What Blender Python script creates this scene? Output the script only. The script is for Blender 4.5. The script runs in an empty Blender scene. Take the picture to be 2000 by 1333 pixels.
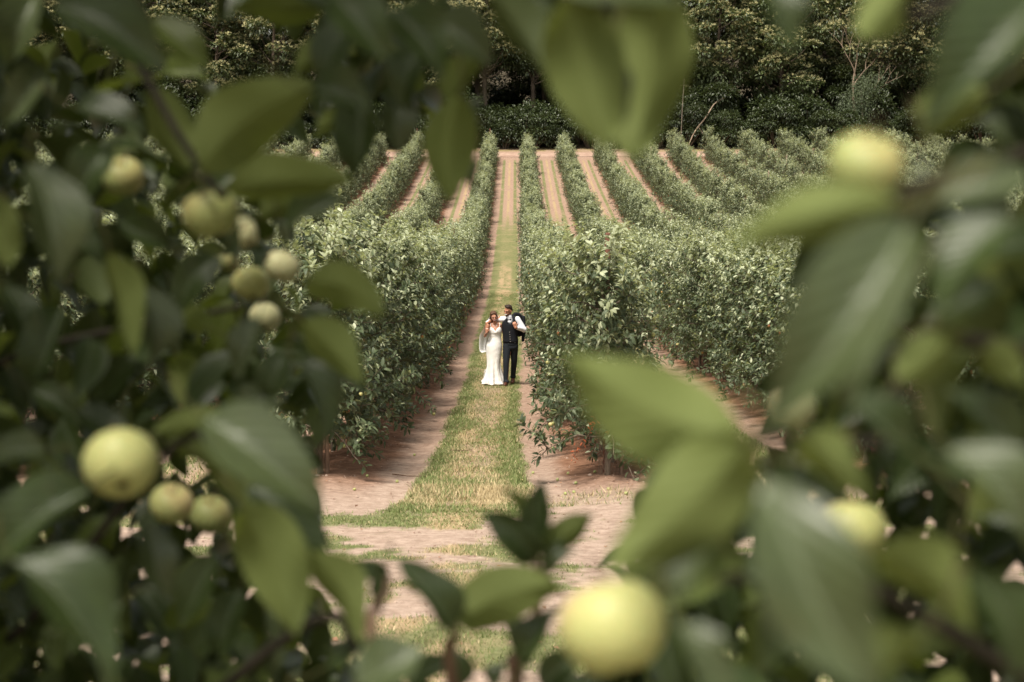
import bpy, math, random
import numpy as np
from mathutils import Vector, Matrix
R = math.radians
S = bpy.context.scene
COL = S.collection
rng = np.random.default_rng(7)
random.seed(7)

# ------------------------------------------------------------------ camera, sky, sun, exposure
FPX = 2778.0                       # focal length in pixels of a 2000 px wide frame (50 mm)
CAMZ = 1.7
HOR = 250.0
PITCH = math.atan((666.5 - HOR) / FPX)
YAW = math.atan(6.0 / FPX)
cd = bpy.data.cameras.new('camera'); cam = bpy.data.objects.new('camera', cd); COL.objects.link(cam)
cd.sensor_width = 36; cd.lens = 50.0; cd.clip_start = 0.05; cd.clip_end = 1200
cam.location = (0, 0, CAMZ); cam.rotation_euler = (R(90) - PITCH, 0, YAW)
cd.dof.use_dof = True; cd.dof.focus_distance = 32.0; cd.dof.aperture_fstop = 4.0; cd.dof.aperture_blades = 0
S.camera = cam
W_ = bpy.data.worlds.new('World'); S.world = W_; W_.use_nodes = True
wn = W_.node_tree.nodes; bgn = wn['Background']
sky = wn.new('ShaderNodeTexSky'); sky.sky_type = 'NISHITA'; sky.sun_disc = False
SUN_EL, SUN_AZ = 64.0, -150.0       # azimuth from +Y towards +X
sky.sun_elevation = R(SUN_EL); sky.sun_rotation = R(SUN_AZ); sky.dust_density = 3.0; sky.air_density = 1.0; sky.ozone_density = 0.6
hsv = wn.new('ShaderNodeHueSaturation'); hsv.inputs['Saturation'].default_value = 0.3
W_.node_tree.links.new(sky.outputs[0], hsv.inputs['Color']); tint = wn.new('ShaderNodeMix'); tint.data_type = 'RGBA'; tint.blend_type = 'MULTIPLY'; tint.inputs[0].default_value = 1.0; tint.inputs[7].default_value = (1.0, 0.97, 0.88, 1)
W_.node_tree.links.new(hsv.outputs[0], tint.inputs[6]); W_.node_tree.links.new(tint.outputs[2], bgn.inputs[0]); bgn.inputs[1].default_value = 0.115
ld = bpy.data.lights.new('sun', 'SUN'); ld.energy = 3.2; ld.angle = R(16); ld.color = (1.0, 0.93, 0.82)
lo = bpy.data.objects.new('sun', ld); COL.objects.link(lo)
sd = Vector((math.sin(R(SUN_AZ)) * math.cos(R(SUN_EL)), math.cos(R(SUN_AZ)) * math.cos(R(SUN_EL)), math.sin(R(SUN_EL))))
lo.rotation_euler = (-sd).to_track_quat('-Z', 'Y').to_euler()
S.view_settings.view_transform = 'Standard'; S.view_settings.look = 'None'
S.view_settings.exposure = 0.85; S.view_settings.gamma = 1.0
try:
    S.cycles.use_denoising = True; S.cycles.denoiser = 'OPENIMAGEDENOISE'
    S.cycles.max_bounces = 8; S.cycles.diffuse_bounces = 3; S.cycles.glossy_bounces = 2
    S.cycles.transmission_bounces = 4; S.cycles.transparent_max_bounces = 8
    S.cycles.sample_clamp_indirect = 4.0
except Exception:
    pass
S.render.use_persistent_data = False

_cr = cam.rotation_euler.to_matrix()
CR = np.array(_cr)
CX, CY, CZ = CR[:, 0], CR[:, 1], CR[:, 2]      # camera axes in the world
CP = np.array([0, 0, CAMZ])
def at(x, y, d):
    """world point seen at pixel (x, y) of the 2000 px frame, d metres in front of the lens"""
    return CP + CX * ((x - 1000) / FPX * d) - CY * ((y - 666.5) / FPX * d) - CZ * d
def proj(P):
    q = np.atleast_2d(P) - CP
    dd = -(q @ CZ); dd2 = np.where(np.abs(dd) < 1e-6, 1e-6, dd)
    return 1000 + (q @ CX) / dd2 * FPX, 666.5 - (q @ CY) / dd2 * FPX, dd

# ------------------------------------------------------------------ helpers
def tag(o, label=None, cat=None, group=None, kind=None):
    if label: o['label'] = label
    if cat: o['category'] = cat
    if group: o['group'] = group
    if kind: o['kind'] = kind
    return o
def empty(name, loc=(0, 0, 0), rz=0.0, parent=None):
    o = bpy.data.objects.new(name, None); COL.objects.link(o)
    o.location = loc; o.rotation_euler = (0, 0, rz); o.empty_display_size = 0.1
    if parent: o.parent = parent
    return o
class MB:
    def __init__(s): s.v = []; s.t = []; s.m = []; s.uv = []; s.n = 0
    def add(s, v, t, mat=0, uv=None):
        v = np.asarray(v, float).reshape(-1, 3); t = np.asarray(t, int).reshape(-1, 3)
        s.v.append(v); s.t.append(t + s.n)
        s.m.append(np.full(len(t), mat) if np.isscalar(mat) else np.asarray(mat))
        s.uv.append(np.zeros((len(v), 2)) if uv is None else uv)
        s.n += len(v)
    def quads(s, v, q, mat=0, uv=None):
        q = np.asarray(q, int).reshape(-1, 4)
        s.add(v, np.concatenate([q[:, [0, 1, 2]], q[:, [0, 2, 3]]]), mat, uv)
    def mesh(s, name, mats, smooth=True):
        v = np.concatenate(s.v); t = np.concatenate(s.t); m = np.concatenate(s.m); uv = np.concatenate(s.uv)
        me = bpy.data.meshes.new(name)
        me.vertices.add(len(v)); me.vertices.foreach_set('co', v.astype(np.float32).ravel())
        me.loops.add(len(t) * 3); me.loops.foreach_set('vertex_index', t.astype(np.int32).ravel())
        me.polygons.add(len(t)); me.polygons.foreach_set('loop_start', np.arange(0, len(t) * 3, 3, dtype=np.int32))
        me.polygons.foreach_set('loop_total', np.full(len(t), 3, np.int32))
        me.polygons.foreach_set('material_index', m.astype(np.int32))
        me.polygons.foreach_set('use_smooth', np.full(len(t), smooth))
        ul = me.uv_layers.new(name='UVMap'); ul.data.foreach_set('uv', uv[t.ravel()].astype(np.float32).ravel())
        for x in mats: me.materials.append(x)
        me.update(calc_edges=True); me.validate()
        return me
    def build(s, name, mats, parent=None, smooth=True, loc=(0, 0, 0)):
        o = bpy.data.objects.new(name, s.mesh(name, mats, smooth)); COL.objects.link(o)
        o.location = loc
        if parent: o.parent = parent
        return o
def unit(a):
    a = np.asarray(a, float); return a / np.maximum(np.linalg.norm(a, axis=-1, keepdims=True), 1e-9)
def tube(mb, pts, rad, seg=8, mat=0, cap=True):
    P = np.asarray(pts, float); n = len(P); rad = np.broadcast_to(np.asarray(rad, float), (n,))
    T = unit(np.gradient(P, axis=0)); ref = np.array([0.31, 0.77, 0.1]) if abs(T[0][2]) > 0.8 else np.array([0.05, 0.1, 1.0])
    A = unit(np.cross(T, ref)); B = np.cross(T, A)
    a = np.linspace(0, 2 * np.pi, seg, endpoint=False)
    V = P[:, None] + rad[:, None, None] * (np.cos(a)[None, :, None] * A[:, None] + np.sin(a)[None, :, None] * B[:, None])
    V = V.reshape(-1, 3); q = []
    for i in range(n - 1):
        for k in range(seg):
            q.append((i * seg + k, i * seg + (k + 1) % seg, (i + 1) * seg + (k + 1) % seg, (i + 1) * seg + k))
    mb.quads(V, q, mat)
    if cap:
        for i, sgn in ((0, 1), (n - 1, -1)):
            vv = np.vstack([V[i * seg:(i + 1) * seg], P[i]])
            mb.add(vv, [(k, (k + 1) % seg, seg)[::sgn] for k in range(seg)], mat)
def spline(pts, n):
    P = np.asarray(pts, float)
    if len(P) < 3: return P[0] + (P[-1] - P[0]) * np.linspace(0, 1, n)[:, None]
    E = np.vstack([2 * P[0] - P[1], P, 2 * P[-1] - P[-2]]); out = []
    for u in np.linspace(0, len(P) - 1 - 1e-6, n):
        i = int(u); t = u - i; a, b, c, d = E[i:i + 4]
        out.append(0.5 * ((2 * b) + (-a + c) * t + (2 * a - 5 * b + 4 * c - d) * t * t + (-a + 3 * b - 3 * c + d) * t ** 3))
    return np.array(out)
def ball(mb, c, r, nu=14, nv=9, mat=0, prof=None, axis=None):
    """lat/long ball; prof(phi)->(radius factor, z factor) shapes it"""
    V = []; th = np.linspace(0, np.pi, nv + 1)
    for a in th:
        rr, zz = (math.sin(a), math.cos(a)) if prof is None else prof(a)
        for k in range(nu):
            b = 2 * np.pi * k / nu; V.append((rr * math.cos(b), rr * math.sin(b), zz))
    V = np.array(V) * np.asarray(r)
    if axis is not None:
        z = unit(axis); x = unit(np.cross([0.3, 1, 0.1], z)); y = np.cross(z, x); V = V @ np.array([x, y, z])
    q = [(i * nu + k, (i + 1) * nu + k, (i + 1) * nu + (k + 1) % nu, i * nu + (k + 1) % nu) for i in range(nv) for k in range(nu)]
    mb.quads(V + np.asarray(c), q, mat)
def leafbatch(mb, base, d, n, L, W, droop=0.25, fold=0.25, lod=1, mat=0):
    """many leaves at once; lod 2: six faces, lod 1: four faces, lod 0: two faces"""
    N = len(base); d = unit(d); s = unit(np.cross(d, n)); n = np.cross(s, d)
    L = np.broadcast_to(L, (N,))[:, None]; W = np.broadcast_to(W, (N,))[:, None]; dr = np.broadcast_to(droop, (N,))[:, None]
    def P(t, w):
        return base + d * L * (t - 0.25 * dr * t * t) + s * (W * w * 0.5) + n * (-dr * L * t * t + fold * W * abs(w) * 0.5)
    if lod == 2:
        V = np.stack([P(0, 0), P(.33, -1), P(.33, 0), P(.33, 1), P(.72, -.72), P(.74, 0), P(.72, .72), P(1, 0)], 1)
        T = [(0, 3, 2), (0, 2, 1), (2, 3, 6), (2, 6, 5), (1, 2, 5), (1, 5, 4), (5, 6, 7), (4, 5, 7)]
    elif lod == 1:
        V = np.stack([P(0, 0), P(.45, -1), P(.45, 0), P(.45, 1), P(1, 0)], 1)
        T = [(0, 3, 2), (0, 2, 1), (2, 3, 4), (2, 4, 1)]
    else:
        V = np.stack([P(0, 0), P(.5, -1), P(.5, 1), P(1, 0)], 1)
        T = [(0, 2, 3), (0, 3, 1)]
    k = V.shape[1]; T = np.array(T)
    TT = (T[None] + (np.arange(N) * k)[:, None, None]).reshape(-1, 3)
    m = mat if np.isscalar(mat) else np.repeat(np.asarray(mat), len(T))
    mb.add(V.reshape(-1, 3), TT, m)
def rdir(n, g=rng):
    return unit(g.normal(size=(n, 3)))
class VN:
    """smooth value noise in 2D"""
    def __init__(s, seed): s.g = np.random.default_rng(seed).random((256, 256))
    def __call__(s, x, y):
        x = np.asarray(x, float); y = np.asarray(y, float)
        i = np.floor(x).astype(int); j = np.floor(y).astype(int); u = x - i; w = y - j
        u = u * u * (3 - 2 * u); w = w * w * (3 - 2 * w); g = s.g
        a = g[i % 256, j % 256]; b = g[(i + 1) % 256, j % 256]; c = g[i % 256, (j + 1) % 256]; e = g[(i + 1) % 256, (j + 1) % 256]
        return (a * (1 - u) + b * u) * (1 - w) + (c * (1 - u) + e * u) * w
    def fbm(s, x, y, o=4):
        r = 0; a = 0.5; t = 0
        for k in range(o): r = r + a * s(x * 2 ** k + 17 * k, y * 2 ** k + 31 * k); t += a; a *= 0.55
        return r / t
def sst(a, b, x):
    t = np.clip((x - a) / (b - a), 0, 1); return t * t * (3 - 2 * t)

# ------------------------------------------------------------------ materials
def mat(name, base=(0.5, 0.5, 0.5), rough=0.6, spec=0.5):
    m = bpy.data.materials.new(name); m.use_nodes = True
    b = m.node_tree.nodes['Principled BSDF']
    b.inputs['Base Color'].default_value = (*base, 1); b.inputs['Roughness'].default_value = rough
    b.inputs['Specular IOR Level'].default_value = spec
    return m, m.node_tree, b
def nd(nt, t, **k):
    n = nt.nodes.new(t)
    for a, v in k.items(): setattr(n, a, v)
    return n
def mixc(nt, f, a, b, blend='MIX'):
    n = nd(nt, 'ShaderNodeMix', data_type='RGBA', blend_type=blend)
    for s, v in ((n.inputs[0], f), (n.inputs[6], a), (n.inputs[7], b)):
        if isinstance(v, bpy.types.NodeSocket): nt.links.new(v, s)
        elif isinstance(v, (int, float)): s.default_value = v
        else: s.default_value = (*v, 1)
    return n.outputs[2]
def mth(nt, op, a, b=0.0, c=0.0, clamp=False):
    n = nd(nt, 'ShaderNodeMath', operation=op, use_clamp=clamp)
    for i, v in enumerate((a, b, c)):
        if isinstance(v, bpy.types.NodeSocket): nt.links.new(v, n.inputs[i])
        else: n.inputs[i].default_value = v
    return n.outputs[0]
def noise(nt, vec, scale, detail=4, rough=0.55):
    n = nd(nt, 'ShaderNodeTexNoise'); n.inputs['Scale'].default_value = scale; n.inputs['Detail'].default_value = detail
    n.inputs['Roughness'].default_value = rough
    if vec: nt.links.new(vec, n.inputs['Vector'])
    return n.outputs['Fac']
def mapr(nt, v, a, b, c=0.0, d=1.0):
    n = nd(nt, 'ShaderNodeMapRange', interpolation_type='SMOOTHSTEP'); nt.links.new(v, n.inputs[0])
    for i, x in enumerate((a, b, c, d)): n.inputs[i + 1].default_value = x
    return n.outputs[0]
def bump(nt, b, h, strength=0.4, dist=0.02):
    n = nd(nt, 'ShaderNodeBump'); n.inputs['Strength'].default_value = strength; n.inputs['Distance'].default_value = dist
    nt.links.new(h, n.inputs['Height']); nt.links.new(n.outputs[0], b.inputs['Normal'])
def leafmat(name, top, under, rough=0.42, trans=0.25, tcol=None, var=0.25, spec=0.5, veins=False, hue2=None):
    m, nt, b = mat(name, top, rough, spec)
    geo = nd(nt, 'ShaderNodeNewGeometry'); oi = nd(nt, 'ShaderNodeObjectInfo')
    rnd = geo.outputs['Random Per Island']
    top2 = hue2 or tuple(min(1, c * 1.7) for c in top)
    ct = mixc(nt, mapr(nt, rnd, 0.2, 1.0), top, top2)
    tco = nd(nt, 'ShaderNodeTexCoord')
    if veins:
        uv = nd(nt, 'ShaderNodeSeparateXYZ'); nt.links.new(tco.outputs['UV'], uv.inputs[0])
        ax = mth(nt, 'ABSOLUTE', mth(nt, 'SUBTRACT', uv.outputs[0], 0.5))
        mid = mapr(nt, ax, 0.035, 0.012)
        ph = mth(nt, 'SINE', mth(nt, 'MULTIPLY', mth(nt, 'SUBTRACT', uv.outputs[1], mth(nt, 'MULTIPLY', ax, 0.75)), 56.0))
        side = mapr(nt, ph, 0.82, 1.0)
        v = mth(nt, 'MAXIMUM', mid, mth(nt, 'MULTIPLY', side, 0.5))
        ct = mixc(nt, mth(nt, 'MULTIPLY', v, 0.8), ct, tuple(min(1, c * 1.3 + 0.05) for c in top2))
        ns = noise(nt, tco.outputs['UV'], 6.0, 3)
        ct = mixc(nt, mapr(nt, ns, 0.4, 0.75, 0, 0.6), ct, tuple(c * 2.1 for c in top))
        sp_n = noise(nt, tco.outputs['Object'], 160, 2); ct = mixc(nt, mapr(nt, sp_n, 0.68, 0.74, 0, 0.6), ct, (0.12, 0.07, 0.03))
        bump(nt, b, mth(nt, 'ADD', mth(nt, 'MULTIPLY', ph, 0.4), mth(nt, 'MULTIPLY', mid, -2.0)), 0.35, 0.0012)
    col = mixc(nt, geo.outputs['Backfacing'], ct, under)
    k = mth(nt, 'MULTIPLY_ADD', oi.outputs['Random'], var, 1 - var / 2)
    vv = nd(nt, 'ShaderNodeVectorMath', operation='SCALE'); nt.links.new(col, vv.inputs[0]); nt.links.new(k, vv.inputs['Scale'])
    nt.links.new(vv.outputs[0], b.inputs['Base Color'])
    rr = mth(nt, 'MULTIPLY_ADD', geo.outputs['Backfacing'], 0.3, rough); nt.links.new(rr, b.inputs['Roughness'])
    tr = nd(nt, 'ShaderNodeBsdfTranslucent')
    tc = tcol or tuple(min(1, c * s) for c, s in zip(top2, (2.2, 2.2, 1.1)))
    tr.inputs[0].default_value = (*tc, 1)
    mx = nd(nt, 'ShaderNodeMixShader'); mx.inputs[0].default_value = trans
    nt.links.new(b.outputs[0], mx.inputs[1]); nt.links.new(tr.outputs[0], mx.inputs[2])
    nt.links.new(mx.outputs[0], nt.nodes['Material Output'].inputs['Surface'])
    return m
def woodmat(name, c1, c2, scale=6.0, rough=0.85):
    m, nt, b = mat(name, c1, rough, 0.2)
    tc = nd(nt, 'ShaderNodeTexCoord'); mp = nd(nt, 'ShaderNodeMapping'); mp.inputs['Scale'].default_value = (1, 1, 0.25)
    nt.links.new(tc.outputs['Object'], mp.inputs[0]); f = noise(nt, mp.outputs[0], scale, 6)
    nt.links.new(mixc(nt, mapr(nt, f, 0.35, 0.7), c1, c2), b.inputs['Base Color']); bump(nt, b, f, 0.6, 0.01)
    return m
def clothmat(name, c, rough=0.8, var=0.12, scale=40, sheen=0.0, lace=False):
    m, nt, b = mat(name, c, rough, 0.25)
    tc = nd(nt, 'ShaderNodeTexCoord'); f = noise(nt, tc.outputs['Object'], scale, 3)
    nt.links.new(mixc(nt, f, tuple(x * (1 - var) for x in c), tuple(min(1, x * (1 + var)) for x in c)), b.inputs['Base Color'])
    bump(nt, b, noise(nt, tc.outputs['Object'], 14 if not lace else 45, 3), 0.35, 0.01)
    return m
M = {}
M['orch'] = leafmat('orchard_leaf', (0.048, 0.068, 0.031), (0.17, 0.195, 0.115), 0.55, 0.12, hue2=(0.09, 0.115, 0.055), spec=0.35)
M['orch_lit'] = leafmat('orchard_young_lit_leaf', (0.24, 0.265, 0.155), (0.37, 0.4, 0.28), 0.55, 0.18, hue2=(0.42, 0.45, 0.31), spec=0.35)  # young leaves, paler still to paint overhead light on the row tops
M['near'] = leafmat('near_leaf', (0.024, 0.038, 0.01), (0.072, 0.095, 0.028), 0.4, 0.14, tcol=(0.11, 0.16, 0.015), veins=True, hue2=(0.038, 0.056, 0.014), spec=0.4)
M['near_y'] = leafmat('near_young_leaf', (0.062, 0.084, 0.018), (0.145, 0.178, 0.05), 0.47, 0.28, tcol=(0.22, 0.29, 0.03), veins=True, hue2=(0.09, 0.115, 0.026), spec=0.35)
M['near_s'] = leafmat('near_sheen_leaf', (0.042, 0.055, 0.022), (0.14, 0.16, 0.085), 0.36, 0.12, tcol=(0.15, 0.2, 0.05), veins=True, spec=0.45)  # lighter green with the sky's sheen on leaf tops painted in
M['chest'] = leafmat('chestnut_leaf', (0.036, 0.05, 0.016), (0.07, 0.085, 0.035), 0.5, 0.12, hue2=(0.078, 0.102, 0.034), var=0.5)
M['shrub'] = leafmat('laurel_leaf', (0.026, 0.038, 0.013), (0.045, 0.06, 0.022), 0.42, 0.1, hue2=(0.048, 0.066, 0.022), var=0.4)
M['birch'] = leafmat('birch_leaf', (0.07, 0.09, 0.045), (0.11, 0.14, 0.08), 0.5, 0.2)
M['catkin'] = mat('catkin', (0.5, 0.47, 0.25), 0.8, 0.2)[0]
M['bark'] = woodmat('apple_bark', (0.09, 0.068, 0.05), (0.2, 0.16, 0.12), 20)
M['twig'] = woodmat('apple_twig', (0.1, 0.055, 0.035), (0.2, 0.13, 0.09), 30)
M['nbark'] = woodmat('near_bark', (0.018, 0.015, 0.01), (0.042, 0.034, 0.024), 25)
M['stalk'] = woodmat('leaf_stalk', (0.06, 0.07, 0.025), (0.12, 0.1, 0.045), 60)
M['tbark'] = woodmat('chestnut_bark', (0.06, 0.045, 0.032), (0.16, 0.12, 0.09), 2.0)
M['bbark'] = woodmat('birch_bark', (0.35, 0.3, 0.24), (0.1, 0.08, 0.06), 3.0)
M['dead'] = woodmat('dead_wood', (0.38, 0.29, 0.21), (0.22, 0.16, 0.12), 3.0)
M['post'] = woodmat('rusty_post', (0.1, 0.045, 0.03), (0.22, 0.1, 0.07), 12)
M['ppost'] = woodmat('weathered_post', (0.32, 0.24, 0.18), (0.2, 0.15, 0.11), 10)
def applemat(name, c1, c2, blush, amt):
    m, nt, b = mat(name, c1, 0.5, 0.35)
    tc = nd(nt, 'ShaderNodeTexCoord'); oi = nd(nt, 'ShaderNodeObjectInfo')
    f = noise(nt, tc.outputs['Object'], 14, 3); sp = noise(nt, tc.outputs['Object'], 300, 1)
    c = mixc(nt, mapr(nt, f, 0.35, 0.7), c1, c2)
    sx = nd(nt, 'ShaderNodeVectorMath', operation='DOT_PRODUCT'); nt.links.new(tc.outputs['Normal'], sx.inputs[0]); sx.inputs[1].default_value = (0.5, -0.5, 0.7)
    bl = mth(nt, 'MULTIPLY', mapr(nt, mth(nt, 'ADD', sx.outputs['Value'], mth(nt, 'MULTIPLY', f, 0.5)), 0.45, 1.25), amt)
    c = mixc(nt, bl, c, blush); c = mixc(nt, mapr(nt, sp, 0.66, 0.72, 0, 0.5), c, (0.55, 0.5, 0.3))
    nt.links.new(c, b.inputs['Base Color'])
    b.inputs['Subsurface Weight'].default_value = 0.12; b.inputs['Subsurface Scale'].default_value = 0.01
    return m
M['apple'] = applemat('apple_yellow_green', (0.5, 0.48, 0.2), (0.34, 0.38, 0.13), (0.6, 0.42, 0.22), 0.6)
M['apple_g'] = applemat('apple_green', (0.34, 0.36, 0.14), (0.28, 0.32, 0.11), (0.42, 0.25, 0.12), 0.3)
M['apple_p'] = applemat('apple_pale_pink', (0.6, 0.57, 0.33), (0.5, 0.5, 0.26), (0.62, 0.36, 0.3), .65)
M['apple_o'] = applemat('apple_orange', (0.5, 0.33, 0.1), (0.45, 0.28, 0.1), (0.5, 0.12, 0.06), 0.8)
M['calyx'] = mat('calyx', (0.05, 0.035, 0.02), 0.9, 0.1)[0]

# ------------------------------------------------------------------ terrain
KD = np.array([-60, -8, 0, 6.6, 16.6, 21.5, 31, 45.8, 69.1, 86.7, 111.5, 144.4, 151, 175, 240, 420.])
KZ = np.array([3.0, -0.9, -1.7, -2.68, -4.23, -4.77, -5.66, -6.59, -7.66, -7.42, -5.93, -2.8, -2.1, 0.4, 9.0, 26.]) + CAMZ
_h = np.diff(KD); _s = np.diff(KZ) / _h
_m = np.concatenate([[_s[0]], (_s[:-1] * _h[1:] + _s[1:] * _h[:-1]) / (_h[:-1] + _h[1:]), [_s[-1]]])
def gz0(y):
    y = np.clip(np.asarray(y, float), KD[0], KD[-1]); i = np.clip(np.searchsorted(KD, y) - 1, 0, len(KD) - 2)
    h = _h[i]; t = (y - KD[i]) / h
    return ((2 * t**3 - 3 * t**2 + 1) * KZ[i] + (t**3 - 2 * t**2 + t) * h * _m[i] + (-2 * t**3 + 3 * t**2) * KZ[i + 1] + (t**3 - t**2) * h * _m[i + 1])
n1, n2, n3 = VN(3), VN(11), VN(29)
ROW0, SPC = 1.13, 3.6
Y0, Y1 = 16.8, 142.5
def lane(x):      # distance from the middle of the nearest alley
    return np.abs((np.asarray(x) - (ROW0 - SPC / 2 + 0.14)) / SPC - np.round((np.asarray(x) - (ROW0 - SPC / 2 + 0.14)) / SPC)) * SPC
def gz(x, y):
    x = np.asarray(x, float); y = np.asarray(y, float); t = lane(x); on = sst(12, 18, y) * (1 - sst(140, 146, y))
    z = gz0(y) + 0.05 * (n1.fbm(x * .6, y * .6, 3) - .5) + 0.018 * (n2.fbm(x * 5, y * 5, 3) - .5)
    return z + on * (0.07 * sst(1.1, 1.75, t) - 0.025 * np.exp(-((t - 0.85) / 0.2) ** 2))
def grassmask(x, y):
    x = np.asarray(x, float); y = np.asarray(y, float); t = lane(x)
    e = 0.6 + 0.22 * (n1.fbm(x * 1.5, y * 1.3, 3) - .5)
    flare = (1 - sst(13.5, 22, y)) * 0.12
    strip = 1 - sst(-0.07, 0.09, t - e - flare)
    worn = sst(.34, .6, n2.fbm(x * 2.6, y * 0.8, 4))
    far = sst(75, 92, y)
    dens = strip * (1 - 0.55 * (1 - sst(.12, .4, t)) * (0.4 + 0.6 * worn)) * (1 - far * 0.55)
    # headland: broken horizontal patches of short turf on bare pale soil
    p = n3.fbm(x * 1.15 + 5, y * 1.05, 5) + 0.16 * (n2.fbm(x * 7, y * 7, 3) - .5)
    bare = np.exp(-((y - 10.6) / 0.8) ** 2) * 0.05
    patch = sst(.425, .53, p - bare)
    k = sst(13.2, 15.8, y + 2.6 * (n1.fbm(x * .9, y * .7, 4) - .5))
    return np.clip(patch * (1 - k) + dens * k, 0, 1)
def grid_lines(segs):
    out = [segs[0][0]]
    for a, b, st in segs:
        n = max(1, int(round((b - a) / st))); out += list(a + (b - a) * np.arange(1, n + 1) / n)
    return np.array(out)
gx = grid_lines([(-260, -90, 10), (-90, -30, 1.8), (-30, -7, 0.35), (-7, 8, 0.07), (8, 32, 0.35), (32, 90, 1.8), (90, 260, 10)])
gy = grid_lines([(-60, -8, 4), (-8, 4.5, .4), (4.5, 36, 0.075), (36, 70, 0.25), (70, 160, .8), (160, 420, 8)])
X, Y = np.meshgrid(gx, gy); Z = gz(X, Y); V = np.stack([X, Y, Z], -1).reshape(-1, 3)
nx = len(gx); ii = (np.arange(len(gy) - 1)[:, None] * nx + np.arange(nx - 1)[None]).ravel()
mb = MB(); mb.quads(V, np.stack([ii, ii + 1, ii + nx + 1, ii + nx], 1))
gm, nt, b = mat('orchard_soil', (0.3, 0.2, 0.14), 0.95, 0.1)
tc = nd(nt, 'ShaderNodeTexCoord'); pos = tc.outputs['Object']; sx = nd(nt, 'ShaderNodeSeparateXYZ'); nt.links.new(pos, sx.inputs[0])
xx, yy = sx.outputs[0], sx.outputs[1]
ph = mth(nt, 'DIVIDE', mth(nt, 'SUBTRACT', xx, ROW0 - SPC / 2 + 0.14), SPC)
tl = mth(nt, 'MULTIPLY', mth(nt, 'ABSOLUTE', mth(nt, 'SUBTRACT', mth(nt, 'FRACT', mth(nt, 'ADD', ph, 0.5)), 0.5)), SPC)
nA = noise(nt, pos, 1.1, 5); nB = noise(nt, pos, 9, 6, 0.65); nC = noise(nt, pos, 45, 4, 0.7)
pale = mixc(nt, mapr(nt, nB, .3, .7), (0.255, 0.163, 0.117), (0.38, 0.268, 0.205))
pale = mixc(nt, mapr(nt, yy, 24, 14), pale, mixc(nt, mapr(nt, nB, .3, .7), (0.3, 0.215, 0.165), (0.46, 0.35, 0.28)))
red = mixc(nt, mapr(nt, nB, .3, .75), (0.15, 0.075, 0.045), (0.3, 0.165, 0.105))
wob = mth(nt, 'ADD', tl, mth(nt, 'MULTIPLY', mth(nt, 'SUBTRACT', nA, .5), .5))
inrow = mth(nt, 'MULTIPLY', mapr(nt, yy, 14.5, 18), mapr(nt, yy, 147, 143))
soil = mixc(nt, mth(nt, 'MULTIPLY', mapr(nt, wob, 0.95, 1.3), inrow), pale, red)
soil = mixc(nt, mapr(nt, nC, .56, .72, 0, .6), soil, (0.14, 0.075, 0.045))
soil = mixc(nt, mapr(nt, nC, .3, .2, 0, .5), soil, (0.55, 0.42, 0.32))
at_ = nd(nt, 'ShaderNodeAttribute', attribute_name='turf'); tf = at_.outputs['Fac']
mp = nd(nt, 'ShaderNodeMapping'); mp.inputs['Scale'].default_value = (2.6, 0.55, 1); nt.links.new(pos, mp.inputs[0]); nD = noise(nt, mp.outputs[0], 1.0, 5, .6)
gcol = mixc(nt, mapr(nt, nB, .3, .7), (0.115, 0.135, 0.05), (0.19, 0.2, 0.085))
dry = mixc(nt, nB, (0.33, 0.24, 0.13), (0.42, 0.31, 0.19))
ctr = mapr(nt, tl, 0.46, 0.22)                                   # dry middle of the sward
f_far = mapr(nt, mth(nt, 'ADD', yy, mth(nt, 'MULTIPLY', nA, 8.0)), 98, 112); f_wet = mth(nt, 'MULTIPLY', mapr(nt, yy, 74, 84), mapr(nt, yy, 108, 98))
dryness = mth(nt, 'MULTIPLY', ctr, mth(nt, 'MAXIMUM', mapr(nt, nD, .36, .6), mth(nt, 'MULTIPLY', f_far, .9)))
dryness = mth(nt, 'MAXIMUM', mth(nt, 'MULTIPLY', dryness, mth(nt, 'SUBTRACT', 1.0, mth(nt, 'MULTIPLY', f_wet, .8))), mth(nt, 'MULTIPLY', mapr(nt, nA, .5, .7), .45))
gcol = mixc(nt, dryness, gcol, dry)
# far alleys: two thin green lines along a bare lane, worn into the ground
s1 = mth(nt, 'MAXIMUM', mth(nt, 'MULTIPLY', mapr(nt, mth(nt, 'ABSOLUTE', mth(nt, 'SUBTRACT', tl, 0.52)), 0.2, 0.05), mapr(nt, nD, .3, .48, .35, 1.0)), mth(nt, 'MULTIPLY', mapr(nt, tl, .16, .04), mapr(nt, nD, .36, .5)))
strip = mapr(nt, mth(nt, 'ADD', tl, mth(nt, 'MULTIPLY', mth(nt, 'SUBTRACT', nA, .5), .3)), 0.78, 0.64)
fargrass = mth(nt, 'MULTIPLY', s1, mapr(nt, yy, 142, 140))
gm1 = mth(nt, 'MULTIPLY', mapr(nt, yy, 34, 36), mth(nt, 'ADD', mth(nt, 'MULTIPLY', strip, mth(nt, 'SUBTRACT', 1.0, f_far)), mth(nt, 'MULTIPLY', fargrass, f_far), clamp=True))
gm0 = mth(nt, 'MULTIPLY', mapr(nt, yy, 36, 34), tf)
sidegr = mth(nt, 'MULTIPLY', mth(nt, 'MAXIMUM', gm1, gm0), 0.92)
sidegr = mth(nt, 'MULTIPLY', sidegr, mapr(nt, yy, 144, 142))
verge = mth(nt, 'MULTIPLY', mapr(nt, yy, 147.5, 148.5), mapr(nt, nA, .3, .6))
c = mixc(nt, sidegr, soil, gcol); c = mixc(nt, verge, c, mixc(nt, nB, (0.16, 0.14, 0.05), (0.3, 0.22, 0.12)))
c = mixc(nt, mapr(nt, yy, 150.5, 153), c, (0.05, 0.04, 0.025))
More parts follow.
